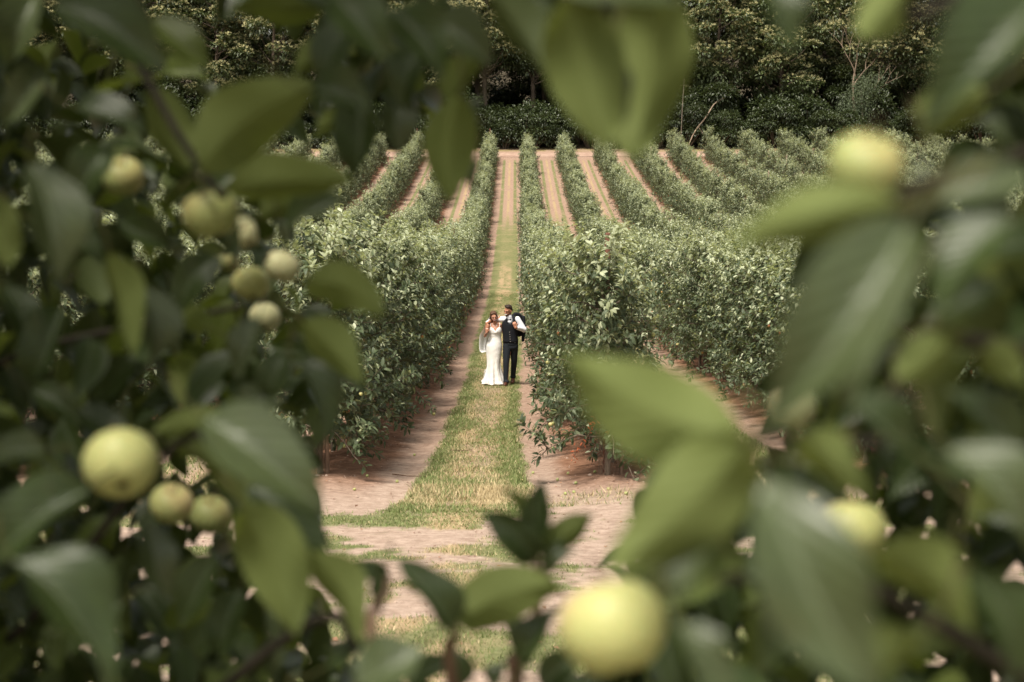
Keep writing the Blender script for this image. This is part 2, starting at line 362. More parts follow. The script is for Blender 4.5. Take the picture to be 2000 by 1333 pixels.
nt.links.new(c, b.inputs['Base Color']); bump(nt, b, mth(nt, 'ADD', nB, mth(nt, 'MULTIPLY', nC, .5)), 0.9, 0.03)
M['soil'] = gm
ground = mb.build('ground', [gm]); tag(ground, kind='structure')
a = ground.data.attributes.new('turf', 'FLOAT', 'POINT'); a.data.foreach_set('value', grassmask(X, Y).astype(np.float32).ravel())
# farm track across the foot of the wood
mb = MB(); px = grid_lines([(-120, 120, 1.0)]); w = np.linspace(0, 1, 5)
V = np.array([(x, 143.6 + 2.9 * u + 0.35 * (n1(x * .3, u) - .5), 0) for u in w for x in px]); V[:, 2] = gz(V[:, 0], V[:, 1]) + 0.03
ii = (np.arange(4)[:, None] * len(px) + np.arange(len(px) - 1)[None]).ravel()
mb.quads(V, np.stack([ii, ii + 1, ii + len(px) + 1, ii + len(px)], 1))
tm, nt, b = mat('track_dust', (0.4, 0.27, 0.2), 0.95, 0.1); tc = nd(nt, 'ShaderNodeTexCoord'); f = noise(nt, tc.outputs['Object'], 1.3, 6, .7)
nt.links.new(mixc(nt, mapr(nt, f, .3, .7), (0.28, 0.18, 0.135), (0.42, 0.3, 0.235)), b.inputs['Base Color'])
tag(mb.build('path', [tm]), kind='structure')

# turf blades (uncountable)
def blades(n, x0, x1, y0, y1, hmin, hmax, wid, seed):
    g = np.random.default_rng(seed); x = g.uniform(x0, x1, n); y = y0 + (y1 - y0) * g.random(n) ** (1.7 if y1 > 40 else 1)
    k = g.random(n) < grassmask(x, y) ** 1.3 * (sst(12.0, 16.5, y) if y1 > 40 else 1); x, y = x[k], y[k]; m = len(x)
    h = g.uniform(hmin, hmax, m) * (0.5 + n3.fbm(x * 2, y * 2, 2)) * (1 + .8 * np.exp(-((y - 15.4 - n1(x * 2, y)) / .9) ** 2))
    h *= np.where(y < 14, .6, 1)
    lean = g.normal(size=(m, 2)) * 0.45; a = g.uniform(0, np.pi, m); ww = wid * g.uniform(.7, 1.3, m)
    B = np.stack([x, y, gz(x, y) - 0.004], 1); s = np.stack([np.cos(a) * ww, np.sin(a) * ww, np.zeros(m)], 1)
    T = B + np.stack([lean[:, 0] * h, lean[:, 1] * h, h], 1)
    V = np.stack([B - s, B + s, T], 1).reshape(-1, 3)
    t = lane(x); dr = n2.fbm(x * 2.6, y * .55, 4)
    p = 0.09 + 0.5 * sst(.40, .58, dr) * (1 - sst(.3, .55, t)) + np.where(np.abs(y - 15.5) < .8, .5, 0)
    return V, np.arange(m * 3).reshape(-1, 3), (g.random(m) < p).astype(int)
mb = MB()
for args in ((190000, -5, 5, 5, 15.5, .025, .06, .004, 1), (300000, -2.6, 1.3, 12, 66, .025, .055, .006, 2), (20000, 3, 6, 15, 34, .04, .08, .01, 3), (14000, -6, -3, 15, 30, .04, .08, .01, 4)):
    V, T, m = blades(*args); mb.add(V, T, m)
def bladem(name, a_, c_):
    m, nt, b = mat(name, a_, 0.6, 0.3); g = nd(nt, 'ShaderNodeNewGeometry')
    nt.links.new(mixc(nt, g.outputs['Random Per Island'], a_, c_), b.inputs['Base Color']); return m
tag(mb.build('turf', [bladem('grass_green', (0.115, 0.15, 0.045), (0.22, 0.26, 0.095)), bladem('grass_dry', (0.42, 0.33, 0.18), (0.55, 0.44, 0.26))], smooth=False),
    'short mown turf with dry straw coloured patches on the alley', 'grass', kind='stuff')
# dead leaves and crumbs on the bare strips (uncountable)
g = np.random.default_rng(9); n = 9000; x = g.uniform(-5.5, 6.5, n); y = 6 + 34 * g.random(n) ** 1.2
k = (g.random(n) < np.where(y > 16, sst(.8, 1.5, lane(x)), .12)); x, y = x[k], y[k]; n = len(x)
mb = MB(); leafbatch(mb, np.stack([x, y, gz(x, y) + .012], 1), np.c_[g.normal(size=(n, 2)), g.normal(size=n) * .15], np.c_[g.normal(size=(n, 2)) * .35, np.ones(n)], g.uniform(.02, .06, n), g.uniform(.01, .03, n), .1, .3, 0)
tag(mb.build('leaf_litter', [bladem('dead_leaf', (0.1, 0.05, 0.03), (0.36, 0.2, 0.12))], smooth=False), 'brown dead leaves and crumbs lying on the bare strips', 'leaf litter', kind='stuff')

g = np.random.default_rng(19); n = 7000; x = g.uniform(-5, 5.5, n); y = 5.5 + 30 * g.random(n) ** 1.4
k = g.random(n) > grassmask(x, y); x, y = x[k], y[k]; n = len(x); r_ = g.uniform(.004, .014, n) * (1 + (g.random(n) < .04) * 1.3)
O_ = np.array([(1, 0, 0), (0, 1, 0), (-1, 0, 0), (0, -1, 0), (0, 0, .7), (0, 0, -.5)]) + 0.0
V = np.stack([x, y, gz(x, y) + r_ * .3], 1)[:, None] + O_[None] * r_[:, None, None] * g.uniform(.6, 1.3, (n, 6, 1))
T = np.array([(0, 1, 4), (1, 2, 4), (2, 3, 4), (3, 0, 4), (1, 0, 5), (2, 1, 5), (3, 2, 5), (0, 3, 5)]); mb = MB()
mb.add(V.reshape(-1, 3), (T[None] + (np.arange(n) * 6)[:, None, None]).reshape(-1, 3))
tag(mb.build('gravel', [bladem('clod', (0.22, 0.14, 0.1), (0.45, 0.34, 0.27))], smooth=False), 'small clods and pebbles scattered over the bare soil', 'gravel', kind='stuff')

# ------------------------------------------------------------------ apples
def aprof(a):
    r = math.sin(a) * (1.0 + 0.05 * math.cos(a)); z = 0.9 * math.cos(a)
    z -= 0.30 * math.exp(-(a / 0.33) ** 2); z += 0.2 * math.exp(-((math.pi - a) / 0.3) ** 2)
    return r, z
def apple_mb(r, c=(0, 0, 0), axis=None, hi=True, mb=None, m=0):
    mb = mb or MB(); ball(mb, c, r, 28 if hi else 10, 20 if hi else 7, m, aprof, axis); return mb

# ------------------------------------------------------------------ orchard trees (spindle trees in rows)
def orchard_tree(seed, nleaf, lod, hgt=2.75):
    g = np.random.default_rng(seed); wood = MB(); fol = MB(); H = hgt
    tr = np.array([(0.05 * math.sin(z * 2.1 + seed), 0.04 * math.cos(z * 1.7 + seed), z) for z in np.linspace(-0.1, H - .25, 9)])
    tube(wood, tr, np.linspace(.042, .012, 9), 8 if lod == 2 else 5)
    stems = []                                       # (points, weight, share of young and light-painted leaves)
    for i in range(34):
        z0 = 0.34 + (H - .72) * (i + g.random()) / 34; a = i * 2.4 + g.random() * .8
        Lb = (0.98 - 0.55 * (z0 / H)) * g.uniform(.75, 1.12) * (1 + .1 * abs(math.sin(a)))
        up = 0.15 + .5 * z0 / H + g.uniform(-.1, .2); sag = g.uniform(.15, .45) * (1.2 - z0 / H) + (.25 if z0 < .9 else 0)
        o = np.array([math.cos(a), math.sin(a), 0]); b0 = np.array([0, 0, z0])
        P = np.array([b0 + o * Lb * t + np.array([0, 0, Lb * (up * t - sag * t * t)]) for t in np.linspace(0, 1, 6)])
        P[1:] += g.normal(size=(5, 3)) * .02
        tube(wood, P, np.linspace(.014, .004, 6), 5 if lod == 2 else 3, 0, False); stems.append((P, Lb * 1.2, .04 + .85 * (z0 / H) ** 3))
        for s in range(3):                           # shoots rising from the branch
            t = g.uniform(.3, 1.0); q = P[min(5, int(t * 5))]; l = g.uniform(.2, .5)
            dd = unit(o * g.uniform(.1, .9) + g.normal(size=3) * .25 + np.array([0, 0, .85]))
            Q = np.array([q + dd * l * u + o * .08 * u * u for u in np.linspace(0, 1, 4)])
            tube(wood, Q, np.linspace(.005, .002, 4), 4 if lod == 2 else 3, 0, False); stems.append((Q, l * 1.6, .08 + .9 * (z0 / H) ** 2))
    for i in range(12):
        a = g.uniform(0, 6.28); z0 = H - g.uniform(.3, .9); l = g.uniform(.45, .95)
        dd = unit(np.array([math.cos(a) * .45, math.sin(a) * .45, 1.0])); q = np.array([0, 0, z0])
        Q = np.array([q + dd * l * u + np.array([math.cos(a), math.sin(a), 0]) * .12 * u * u for u in np.linspace(0, 1, 5)])
        tube(wood, Q, np.linspace(.006, .002, 5), 4 if lod == 2 else 3, 0, False); stems.append((Q, l * 1.8, .85))
    wts = np.array([s[1] for s in stems]); idx = g.choice(len(stems), nleaf, p=wts / wts.sum())
    base = np.zeros((nleaf, 3)); ax = np.zeros((nleaf, 3)); yg = np.zeros(nleaf)
    for j, (P, w_, yv) in enumerate(stems):
        k = np.where(idx == j)[0]; t = 1 - g.random(len(k)) ** 1.25 * .85
        f = t * (len(P) - 1); i0 = np.clip(f.astype(int), 0, len(P) - 2); fr = (f - i0)[:, None]
        base[k] = P[i0] * (1 - fr) + P[i0 + 1] * fr; ax[k] = unit(P[i0 + 1] - P[i0]); yg[k] = yv * (t > .45)
    side = unit(np.cross(ax, g.normal(size=(nleaf, 3))))
    up = np.array([0, 0, 1.0]); d = unit(side * 1.0 + ax * .55 + up * g.normal(size=(nleaf, 1)) * .25 + np.array([0, 0, .05]))
    nn = unit(up * .9 + g.normal(size=(nleaf, 3)) * .38 + ax * .35)
    base = base + side * g.uniform(0, .035, (nleaf, 1))
    sc = {2: 1.0, 1: 1.28}[lod]; L = g.uniform(.075, .13, nleaf) * sc; Wd = L * g.uniform(.34, .46, nleaf)
    young = (g.random(nleaf) < yg); L = np.where(young, L * .9, L)  # share rises with height: young growth plus top light put into colour
    leafbatch(fol, base, d, nn, L, Wd, g.uniform(.1, .5, nleaf), .3, lod, young.astype(int))
    ap = []
    for i in range(12):
        P = stems[(i * 4 * 2 + 4) % 130][0]; q = P[g.integers(2, len(P))]; ap.append((q + np.array([0, 0, -.05]), g.uniform(.026, .034)))
        if g.random() < .45: ap.append((q + np.array([.05, -.03, -.055]), g.uniform(.024, .032)))
    return wood, fol, ap
protoN = []
for i in range(5):
    w, f, ap = orchard_tree(100 + i, 5400, 2, 2.72 + .1 * (i % 3))
    wm = w.mesh('trunk', [M['bark']]); fm = f.mesh('foliage', [M['orch'], M['orch_lit']]); am = []
    for p, r in ap[:14]:
        am.append((p, apple_mb(r, hi=False).mesh('apple', [M['apple_o' if (len(am) * 7 + i * 3) % 4 == 0 else 'apple_g' if len(am) % 3 else 'apple']])))
    protoN.append((wm, fm, am))
protoM = []
for i in range(4):
    w, f, ap = orchard_tree(200 + i, 2700, 1, 2.7 + .12 * (i % 2)); mb = MB()
    mb.add(np.concatenate(w.v), np.concatenate(w.t), 2)
    mb.add(np.concatenate(f.v), np.concatenate(f.t), np.concatenate(f.m))
    for j, (p, r) in enumerate(ap): apple_mb(r, p, hi=False, mb=mb, m=3 if j % 3 else 4)
    protoM.append(mb.mesh('apple_tree', [M['orch'], M['orch_lit'], M['bark'], M['apple_g'], M['apple_o']]))
STEP = 1.25
cand = []
for k in range(-16, 18):
    nT = int((Y1 - Y0) / STEP)
    for j in range(nT + 1):
        x = ROW0 + SPC * k + random.uniform(-.16, .16); y = Y0 + 0.3 + j * STEP + random.uniform(-.1, .1)
        if k == -1 and j == 0: y += 0.1
        px_, py_, dd_ = proj(np.array([x, y, float(gz(x, y)) + 1.3])); m_ = 60 * 17 / y
        fr = -m_ < px_[0] < 2000 + m_
        cand.append((y, x, k, j, fr))
cand.sort(key=lambda c_: c_[0] + 0.15 * abs(c_[1]))
seen = [c_ for c_ in cand if c_[4]][:300]; sset = set((c_[2], c_[3]) for c_ in seen)
ORD = ['', 'first', 'second', 'third', 'fourth', 'fifth', 'sixth', 'seventh', 'eighth', 'ninth', 'tenth', 'eleventh', 'twelfth', 'thirteenth', 'fourteenth', 'fifteenth', 'sixteenth', 'seventeenth', 'eighteenth', 'nineteenth', 'twentieth']
TENS = {2: 'twenty', 3: 'thirty', 4: 'forty', 5: 'fifty', 6: 'sixty', 7: 'seventy', 8: 'eighty', 9: 'ninety'}
def ordn(n):
    if n <= 20: return ORD[n]
    t, u = divmod(n, 10); return TENS[t] + '-' + ORD[u] if u else TENS[t][:-1] + 'ieth'
midsrc = {}
for q, (y, x, k, j, fr) in enumerate(seen):
    r0 = random.Random(k * 1000 + j); sc = r0.uniform(.88, 1.1); rz = r0.uniform(0, 6.28); z = float(gz(x, y))
    rn = k + 1 if k >= 0 else -k; sd_ = 'right' if k >= 0 else 'left'
    if k == 0 and j < 16: x += .1; sc *= .93
    lab = f'apple tree {ordn(j + 1)} from the near end of {ORD[rn]} row {sd_} of the mown alley'
    # the rows close up: y grows with the tree number
    if q < 80:
        wm, fm, am = protoN[q % 5]; t = empty('apple_tree', (x, y, z), rz); t.scale = (sc * .96, sc * .96, sc)
        o = bpy.data.objects.new('trunk', wm); COL.objects.link(o); o.parent = t
        o = bpy.data.objects.new('foliage', fm); COL.objects.link(o); o.parent = t
        for p, me in am:
            o = bpy.data.objects.new('apple', me); COL.objects.link(o); o.parent = t; o.location = p
    else:
        v = q % 4; t = bpy.data.objects.new('apple_tree', protoM[v]); COL.objects.link(t)
        t.location = (x, y, z); t.rotation_euler = (0, 0, rz); t.scale = (sc, sc, sc * (1 - .12 * float(sst(40, 95, y)))); midsrc.setdefault(v, t)
    tag(t, lab, 'apple tree', 'apple trees standing in rows')
rest = [c_ for c_ in cand if (c_[2], c_[3]) not in sset and (abs(c_[1]) < 0.42 * c_[0] + 7)]
pts = np.array([(c_[1], c_[0], float(gz(c_[1], c_[0]))) for c_ in rest])
me = bpy.data.meshes.new('distant_apple_trees'); me.from_pydata([tuple(p) for p in pts], [], [])
far = bpy.data.objects.new('distant_apple_trees', me); COL.objects.link(far)
ng = bpy.data.node_groups.new('scatter_trees', 'GeometryNodeTree')
ng.interface.new_socket('Geometry', in_out='INPUT', socket_type='NodeSocketGeometry'); ng.interface.new_socket('Geometry', in_out='OUTPUT', socket_type='NodeSocketGeometry')
gi = ng.nodes.new('NodeGroupInput'); go = ng.nodes.new('NodeGroupOutput'); jn = ng.nodes.new('GeometryNodeJoinGeometry')
ri = ng.nodes.new('FunctionNodeRandomValue'); ri.data_type = 'INT'
def sock(n_, name, out=False):
    return [s for s in (n_.outputs if out else n_.inputs) if s.name == name and s.enabled][0]
sock(ri, 'Min').default_value = 0; sock(ri, 'Max').default_value = 3; sock(ri, 'Seed').default_value = 4
rv = ng.nodes.new('FunctionNodeRandomValue'); rv.data_type = 'FLOAT_VECTOR'; sock(rv, 'Min').default_value = (0, 0, 0); sock(rv, 'Max').default_value = (0, 0, 6.28)
rs = ng.nodes.new('FunctionNodeRandomValue'); rs.data_type = 'FLOAT'; sock(rs, 'Min').default_value = .76; sock(rs, 'Max').default_value = 1.14; sock(rs, 'Seed').default_value = 9
for v in range(4):
    oi = ng.nodes.new('GeometryNodeObjectInfo'); oi.inputs['Object'].default_value = midsrc[v]; oi.transform_space = 'ORIGINAL'; oi.inputs['As Instance'].default_value = True
    cmp_ = ng.nodes.new('FunctionNodeCompare'); cmp_.data_type = 'INT'; cmp_.operation = 'EQUAL'
    ng.links.new(sock(ri, 'Value', True), sock(cmp_, 'A')); sock(cmp_, 'B').default_value = v
    ip = ng.nodes.new('GeometryNodeInstanceOnPoints'); ng.links.new(gi.outputs[0], ip.inputs['Points'])
    ng.links.new(cmp_.outputs[0], ip.inputs['Selection']); ng.links.new(oi.outputs['Geometry'], ip.inputs['Instance'])
    ng.links.new(sock(rv, 'Value', True), ip.inputs['Rotation']); cx_ = ng.nodes.new('ShaderNodeCombineXYZ'); ml = ng.nodes.new('ShaderNodeMath'); ml.operation = 'MULTIPLY'; ml.inputs[1].default_value = .92; ng.links.new(sock(rs, 'Value', True), ml.inputs[0]); ng.links.new(ml.outputs[0], cx_.inputs[0]); ng.links.new(ml.outputs[0], cx_.inputs[1]); 
    po = ng.nodes.new('GeometryNodeInputPosition'); sp_ = ng.nodes.new('ShaderNodeSeparateXYZ'); ng.links.new(po.outputs[0], sp_.inputs[0])
    mr = ng.nodes.new('ShaderNodeMapRange'); ng.links.new(sp_.outputs[1], mr.inputs[0]); mr.inputs[1].default_value = 40; mr.inputs[2].default_value = 95; mr.inputs[3].default_value = 1.0; mr.inputs[4].default_value = .88
    mz = ng.nodes.new('ShaderNodeMath'); mz.operation = 'MULTIPLY'; ng.links.new(mr.outputs[0], mz.inputs[0]); ng.links.new(sock(rs, 'Value', True), mz.inputs[1]); ng.links.new(mz.outputs[0], cx_.inputs[2]); ng.links.new(cx_.outputs[0], ip.inputs['Scale'])
    ng.links.new(ip.outputs[0], jn.inputs[0])
ng.links.new(jn.outputs[0], go.inputs[0])
md = far.modifiers.new('scatter', 'NODES'); md.node_group = ng
tag(far, 'hundreds of distant apple trees filling the rows on the far slope', 'apple trees', kind='stuff')
print('orchard trees', len(seen), len(rest))

# posts in the rows
def post(x, y, h, r, m, label, tilt=0.0):
    mb = MB(); P = np.array([(0, 0, -.2), (0.004, 0, h * .5), (0.0, 0.003, h - .02), (0, 0, h)]); tube(mb, P, [r, r * .98, r * .95, r * .8], 8)
    tube(mb, [(0, 0, h - .16), (0, 0, h - .13)], [r * 1.15, r * 1.15], 8)
    o = mb.build('wooden_post', [m]); o.location = (x, y, float(gz(x, y))); o.rotation_euler = (tilt, tilt * .6, 0)
    return tag(o, label, 'post', 'posts along the tree rows')
def col_at(k, px): return FPX * (ROW0 + SPC * k) / (px - 1006.0)
post(1.13, 17.35, 2.98, .035, M['post'], 'rusty brown post rising above the near end of the first row right')
post(-2.47, 57, 3.25, .06, M['post'], 'dark red post topping the first row left of the alley')
post(-2.47, 24.0, 3.1, .03, M['post'], 'thin dark stake in first row left, beside its nearest trees')
post(4.73, 34.6, 2.6, .04, M['post'], 'slim dark post half hidden in second row right')
for i, (k, yv, m, lb) in enumerate([(5, 108, 'ppost', 'pale weathered post in the sixth row right'), (3, 126, 'ppost', 'pale post near the far end of fourth row right'), (8, 131, 'ppost', 'pale post standing out at far end of ninth row right'),
        (-1, 141.8, 'post', 'reddish post at the far end of the first row left'), (-3, 141.8, 'post', 'reddish post at the far end of the third row left'), (6, 120, 'ppost', 'pale post above the seventh row right'), (-5, 112, 'post', 'dark post above the fifth row left')]):
    post(ROW0 + SPC * k, yv, 2.95, .06, M[m], lb)
# wire mesh guards round the trunks at the near row ends
gw, nt, b = mat('wire_mesh', (0.2, 0.14, 0.1), 0.7, 0.3)
gl = woodmat('guard_stake', (0.25, 0.17, 0.12), (0.14, 0.09, 0.06), 15)
def guard(x, y, label):
    t = empty('trunk_guard', (x, y, float(gz(x, y)))); mb = MB()
    for s in (1, -1):
        for k in range(14):
            a0 = k * 2 * math.pi / 14
            P = [(.13 * math.cos(a0 + s * u * 2.2), .13 * math.sin(a0 + s * u * 2.2), u * .6) for u in np.linspace(0, 1, 10)]
            tube(mb, P, .0022, 3, 0, False)
    mb.build('mesh', [gw], t); mb = MB()
    tube(mb, [(.15, -.03, -.1), (.15, -.03, .72)], [.025, .022], 8); mb.build('stake', [gl], t)
    tag(t, label, 'tree guard')
guard(1.16, 17.1, 'wire mesh guard and stake round trunk at near end of right row')
guard(-2.47, 17.2, 'wire mesh guard round trunk at near end of left row')
# spray of dead orange leaves low on the right row
mb = MB(); g = np.random.default_rng(5); P = spline([(0, 0, .75), (-.1, -.05, .55), (-.28, -.1, .3)], 6); tube(mb, P, [.005] * 6, 5, 1)
bb = P[g.integers(0, 6, 34)] + g.normal(size=(34, 3)) * .035
leafbatch(mb, bb, g.normal(size=(34, 3)) + np.array([0, 0, -.8]), rdir(34, g), .06, .02, .3, .4, 1)
o = mb.build('dead_spray', [mat('orange_leaf', (0.5, 0.13, 0.05), 0.7)[0], M['twig']], loc=(.98, 16.8, float(gz(.98, 16.8)))); tag(o, 'sprig of dead orange leaves hanging low at the near right row end', 'dead sprig')
# windfall apples
wa = [(x, y) for x, y in ((-1.95, 15.9), (-1.9, 16.6), (-2.0, 17.4), (-1.7, 18.0), (-1.35, 19.6), (-2.2, 15.2), (-1.6, 17.0), (.62, 17.0), (.75, 17.2), (.5, 16.4), (.9, 16.1), (.42, 17.9), (.3, 16.9), (.85, 15.6), (.66, 15.9), (.98, 15.3), (.2, 15.7), (.55, 18.8), (.35, 20.2), (-2.05, 14.6), (1.2, 15.4), (-1.3, 22.4))]
src = None
wa = [(x + random.uniform(-.25, .25), y + random.uniform(-.4, .4)) for x, y in wa[:22:2] + wa[7:12]]
for i, (x, y) in enumerate(wa):
    if src is None: o = src = apple_mb(.021, hi=False).build('windfall_apple', [M['apple_g']])
    else: o = src.copy(); COL.objects.link(o)
    o.location = (x, y, float(gz(x, y)) + .016); o.rotation_euler = (i * 1.3, i * .7, i)
    tag(o, 'small green windfall apple lying on the bare soil under the rows', 'apple', 'windfall apples on the soil')
for i, (P, lb) in enumerate([([(-1.55, 17.5), (-1.35, 17.45), (-1.1, 17.3)], 'longer thin fallen twig on soil beside the left row'), ([(-.95, 20.2), (-.8, 20.1), (-.62, 20.15)], 'short fallen twig on the bare strip near the turf edge')]):
    mb = MB(); tube(mb, [(x, y, float(gz(x, y)) + .012) for x, y in P], [.009, .007, .004], 6); tag(mb.build('twig', [M['twig']]), lb, 'twig')

# ------------------------------------------------------------------ the wood behind the orchard
def chestnut(seed, Rc, H, zb, npuff, catk=1.0, lm=0):
    g = np.random.default_rng(seed); tr = MB(); cr = MB()
    P = np.array([(0.35 * math.sin(z * .25 + seed), .3 * math.cos(z * .21 + seed), z) for z in np.linspace(-.5, H * .86, 8)])
    tube(tr, P, np.linspace(.34, .06, 8), 8)
    for i in range(npuff):
        u = g.uniform(-1, 1); a = g.uniform(0, 6.283); hh = zb + (H - zb) * (0.5 + 0.5 * u)
        rr = Rc * math.sqrt(max(.05, 1 - (u * .92) ** 2)) * (0.62 + .38 * g.random()) * (1.05 if u < .2 else .95)
        c = np.array([rr * math.cos(a), rr * math.sin(a), hh]); pr = g.uniform(.75, 1.5)
        if i % 3 == 0:
            z0 = np.array([0.35 * math.sin(hh * .25 + seed), 0, max(1.5, hh - rr * .7)])
            tube(tr, spline([z0, (z0 + c) / 2 + np.array([0, 0, -.3]), c], 5), np.linspace(.1, .03, 5), 5, 0, False)
        n = int(105 * pr * pr); dd = rdir(n, g); dd[:, 2] = np.abs(dd[:, 2]) * np.where(g.random(n) < .8, 1, -1); dd = unit(dd)
        b_ = c + dd * pr * np.array([1, 1, .62]) * g.uniform(.55, 1.08, (n, 1))
        leafbatch(cr, b_, dd + rdir(n, g) * .7 + np.array([0, 0, -.25]), dd * .6 + np.array([0, 0, .8]) + rdir(n, g) * .4, g.uniform(.28, .5, n), g.uniform(.12, .2, n), .3, .2, 0, 0)
        nc = int(13 * pr * pr * catk * (0.3 + g.random() * 1.3))
        if nc > 0 and hh > zb + 1.5:
            d2 = rdir(nc, g); d2[:, 2] = np.abs(d2[:, 2]) + .15; d2 = unit(d2); b0 = c + d2 * pr * np.array([1, 1, .66])
            K = 6; b2 = np.repeat(b0, K, 0); q = rdir(nc * K, g); q[:, 2] = np.abs(q[:, 2]) * .7; q = unit(q + np.repeat(d2, K, 0) * .6)
            leafbatch(cr, b2, q, rdir(nc * K, g), .3, .075, .5, .3, 0, 1)
    return tr.mesh('trunk', [M['tbark']]), cr.mesh('crown', [M['chest'], M['catkin']])
CH = [chestnut(1, 4.2, 17, 4.5, 105, 1.0), chestnut(2, 5.0, 20, 6.0, 130, 1.3), chestnut(3, 3.6, 15, 3.6, 90, .5), chestnut(4, 4.6, 19, 7.5, 105, 1.5), chestnut(5, 4.4, 13, 2.2, 110, .25)]
def woodtree(v, x, y, sc, rz, label, cat='chestnut tree', z=None):
    tm_, cm = CH[v]; t = empty('chestnut_tree', (x, y, float(gz(x, y)) if z is None else z), rz); t.scale = (sc, sc, sc)
    for nm, me in (('trunk', tm_), ('crown', cm)):
        o = bpy.data.objects.new(nm, me); COL.objects.link(o); o.parent = t
    return tag(t, label, cat, 'sweet chestnut trees of the wood')
look = ['tall broad', 'slender', 'low spreading', 'tall open crowned', 'dense dark', 'round crowned', 'leaning', 'sparse']
def place(px): return 'left' if px < 700 else 'centre' if px < 1300 else 'right'
front = [(-62, 3), (-54, 1), (-46.5, 3), (-39, 1), (-32.5, 0), (-26, 1), (-19.5, 3), (-11, 0), (-3.0, 3), (2.2, 3), (9.0, 3), (15.8, 2), (22, 1), (29, 0), (38.5, 1), (44.5, 0), (51.5, 3), (58, 1), (66, 3)]
for i, (x, v) in enumerate(front):
    g_ = random.Random(i); y = 156.5 + g_.uniform(-1.2, 2.2); 
    woodtree(v, x, y, g_.uniform(.9, 1.08), g_.uniform(0, 6.28), f'{look[i % 8]} chestnut with cream catkins, {ORD[i + 1]} from left along the front of the wood')
for i in range(18):
    g_ = random.Random(50 + i); x = -70 + i * 8.2 + g_.uniform(-1.5, 1.5)
    woodtree([1, 0, 3, 1][i % 4], x, 165 + g_.uniform(-2, 2), g_.uniform(1.0, 1.25), g_.uniform(0, 6.28), f'chestnut behind the front trees, {ORD[i + 1]} from left in the middle line of the wood')
for i in range(16):
    g_ = random.Random(90 + i); x = -78 + i * 10.2 + g_.uniform(-2, 2)
    woodtree([1, 4, 3, 1][i % 4], x, 179 + g_.uniform(-3, 3), g_.uniform(1.15, 1.4), g_.uniform(0, 6.28), f'tall rear chestnut closing the skyline, {ORD[i + 1]} from left in the back line')
# evergreen understorey
def shrub(seed, w, d_, h, n):
    g = np.random.default_rng(seed); mb = MB(); st = MB()
    for k in range(16):
        c = np.array([g.uniform(-w, w) * .75, g.uniform(-d_, d_) * .6, g.uniform(.25, .85) * h]); pr = g.uniform(.55, 1.0)
        m = n // 16; dd = rdir(m, g); dd[:, 2] = np.where(g.random(m) < .75, np.abs(dd[:, 2]), dd[:, 2])
        b_ = c + dd * np.array([pr * 1.25, pr * 1.1, pr * .8]) * g.uniform(.6, 1.1, (m, 1)); b_[:, 2] = np.maximum(b_[:, 2], .05)
        leafbatch(mb, b_, dd + rdir(m, g) * .6 + np.array([0, 0, -.3]), dd * .5 + np.array([0, 0, .8]) + rdir(m, g) * .35, g.uniform(.16, .3, m), g.uniform(.08, .13, m), .3, .2, 0)
        tube(st, spline([(c[0] * .2, c[1] * .2, -.1), (c[0] * .6, c[1] * .6, c[2] * .5), c], 5), np.linspace(.06, .02, 5), 5, 0, False)
    return st.mesh('stem', [M['tbark']]), mb.mesh('foliage', [M['shrub']])
SH = [shrub(1, 2.1, 1.3, 3.0, 6500), shrub(2, 2.4, 1.4, 3.9, 8000), shrub(3, 1.9, 1.2, 2.4, 5500)]
for i in range(46):
    g_ = random.Random(300 + i); x = -72 + i * 3.2 + g_.uniform(-.5, .5); v = g_.choice([0, 1, 1, 2]); y = 150.6 + g_.uniform(-.5, .6)
    t = empty('laurel_shrub', (x, y, float(gz(x, y)) - .05), g_.choice([0, math.pi]) + g_.uniform(-.2, .2)); s = g_.uniform(.85, 1.2); t.scale = (s, s, s * g_.uniform(.9, 1.25))
    for nm, me in zip(('stem', 'foliage'), SH[v]):
        o = bpy.data.objects.new(nm, me); COL.objects.link(o); o.parent = t
    tag(t, f'dark evergreen shrub, {ordn(i + 1)} from left in the understorey along the track', 'shrub', 'evergreen shrubs along the wood edge')
for i in range(30):
    g_ = random.Random(700 + i); x = -72 + i * 4.95 + g_.uniform(-.8, .8); y = 154.2 + g_.uniform(-.6, .6)
    t = empty('laurel_shrub', (x, y, float(gz(x, y)) - .05), g_.uniform(0, 6.28)); s = g_.uniform(1.35, 1.9); t.scale = (s, s, s * 1.05)
    for nm, me in zip(('stem', 'foliage'), SH[i % 3]):
        o = bpy.data.objects.new(nm, me); COL.objects.link(o); o.parent = t
    tag(t, f'tall dark holly shrub behind the track shrubs, {ordn(i + 1)} from left under the wood', 'shrub', 'tall shrubs under the wood')
for i in range(24):
    g_ = random.Random(900 + i); x = -80 + i * 7.2 + g_.uniform(-.8, .8); y = 170 + g_.uniform(-2, 2)
    t = empty('laurel_shrub', (x, y, float(gz(x, y)) - .05), g_.uniform(0, 6.28)); s = g_.uniform(2.2, 2.8); t.scale = (s, s, s * .9)
    for nm, me in zip(('stem', 'foliage'), SH[i % 3]):
        o = bpy.data.objects.new(nm, me); COL.objects.link(o); o.parent = t
    tag(t, f'big dark thicket shrub deep inside the wood, {ordn(i + 1)} from left between the trunks', 'shrub', 'thicket shrubs inside the wood')
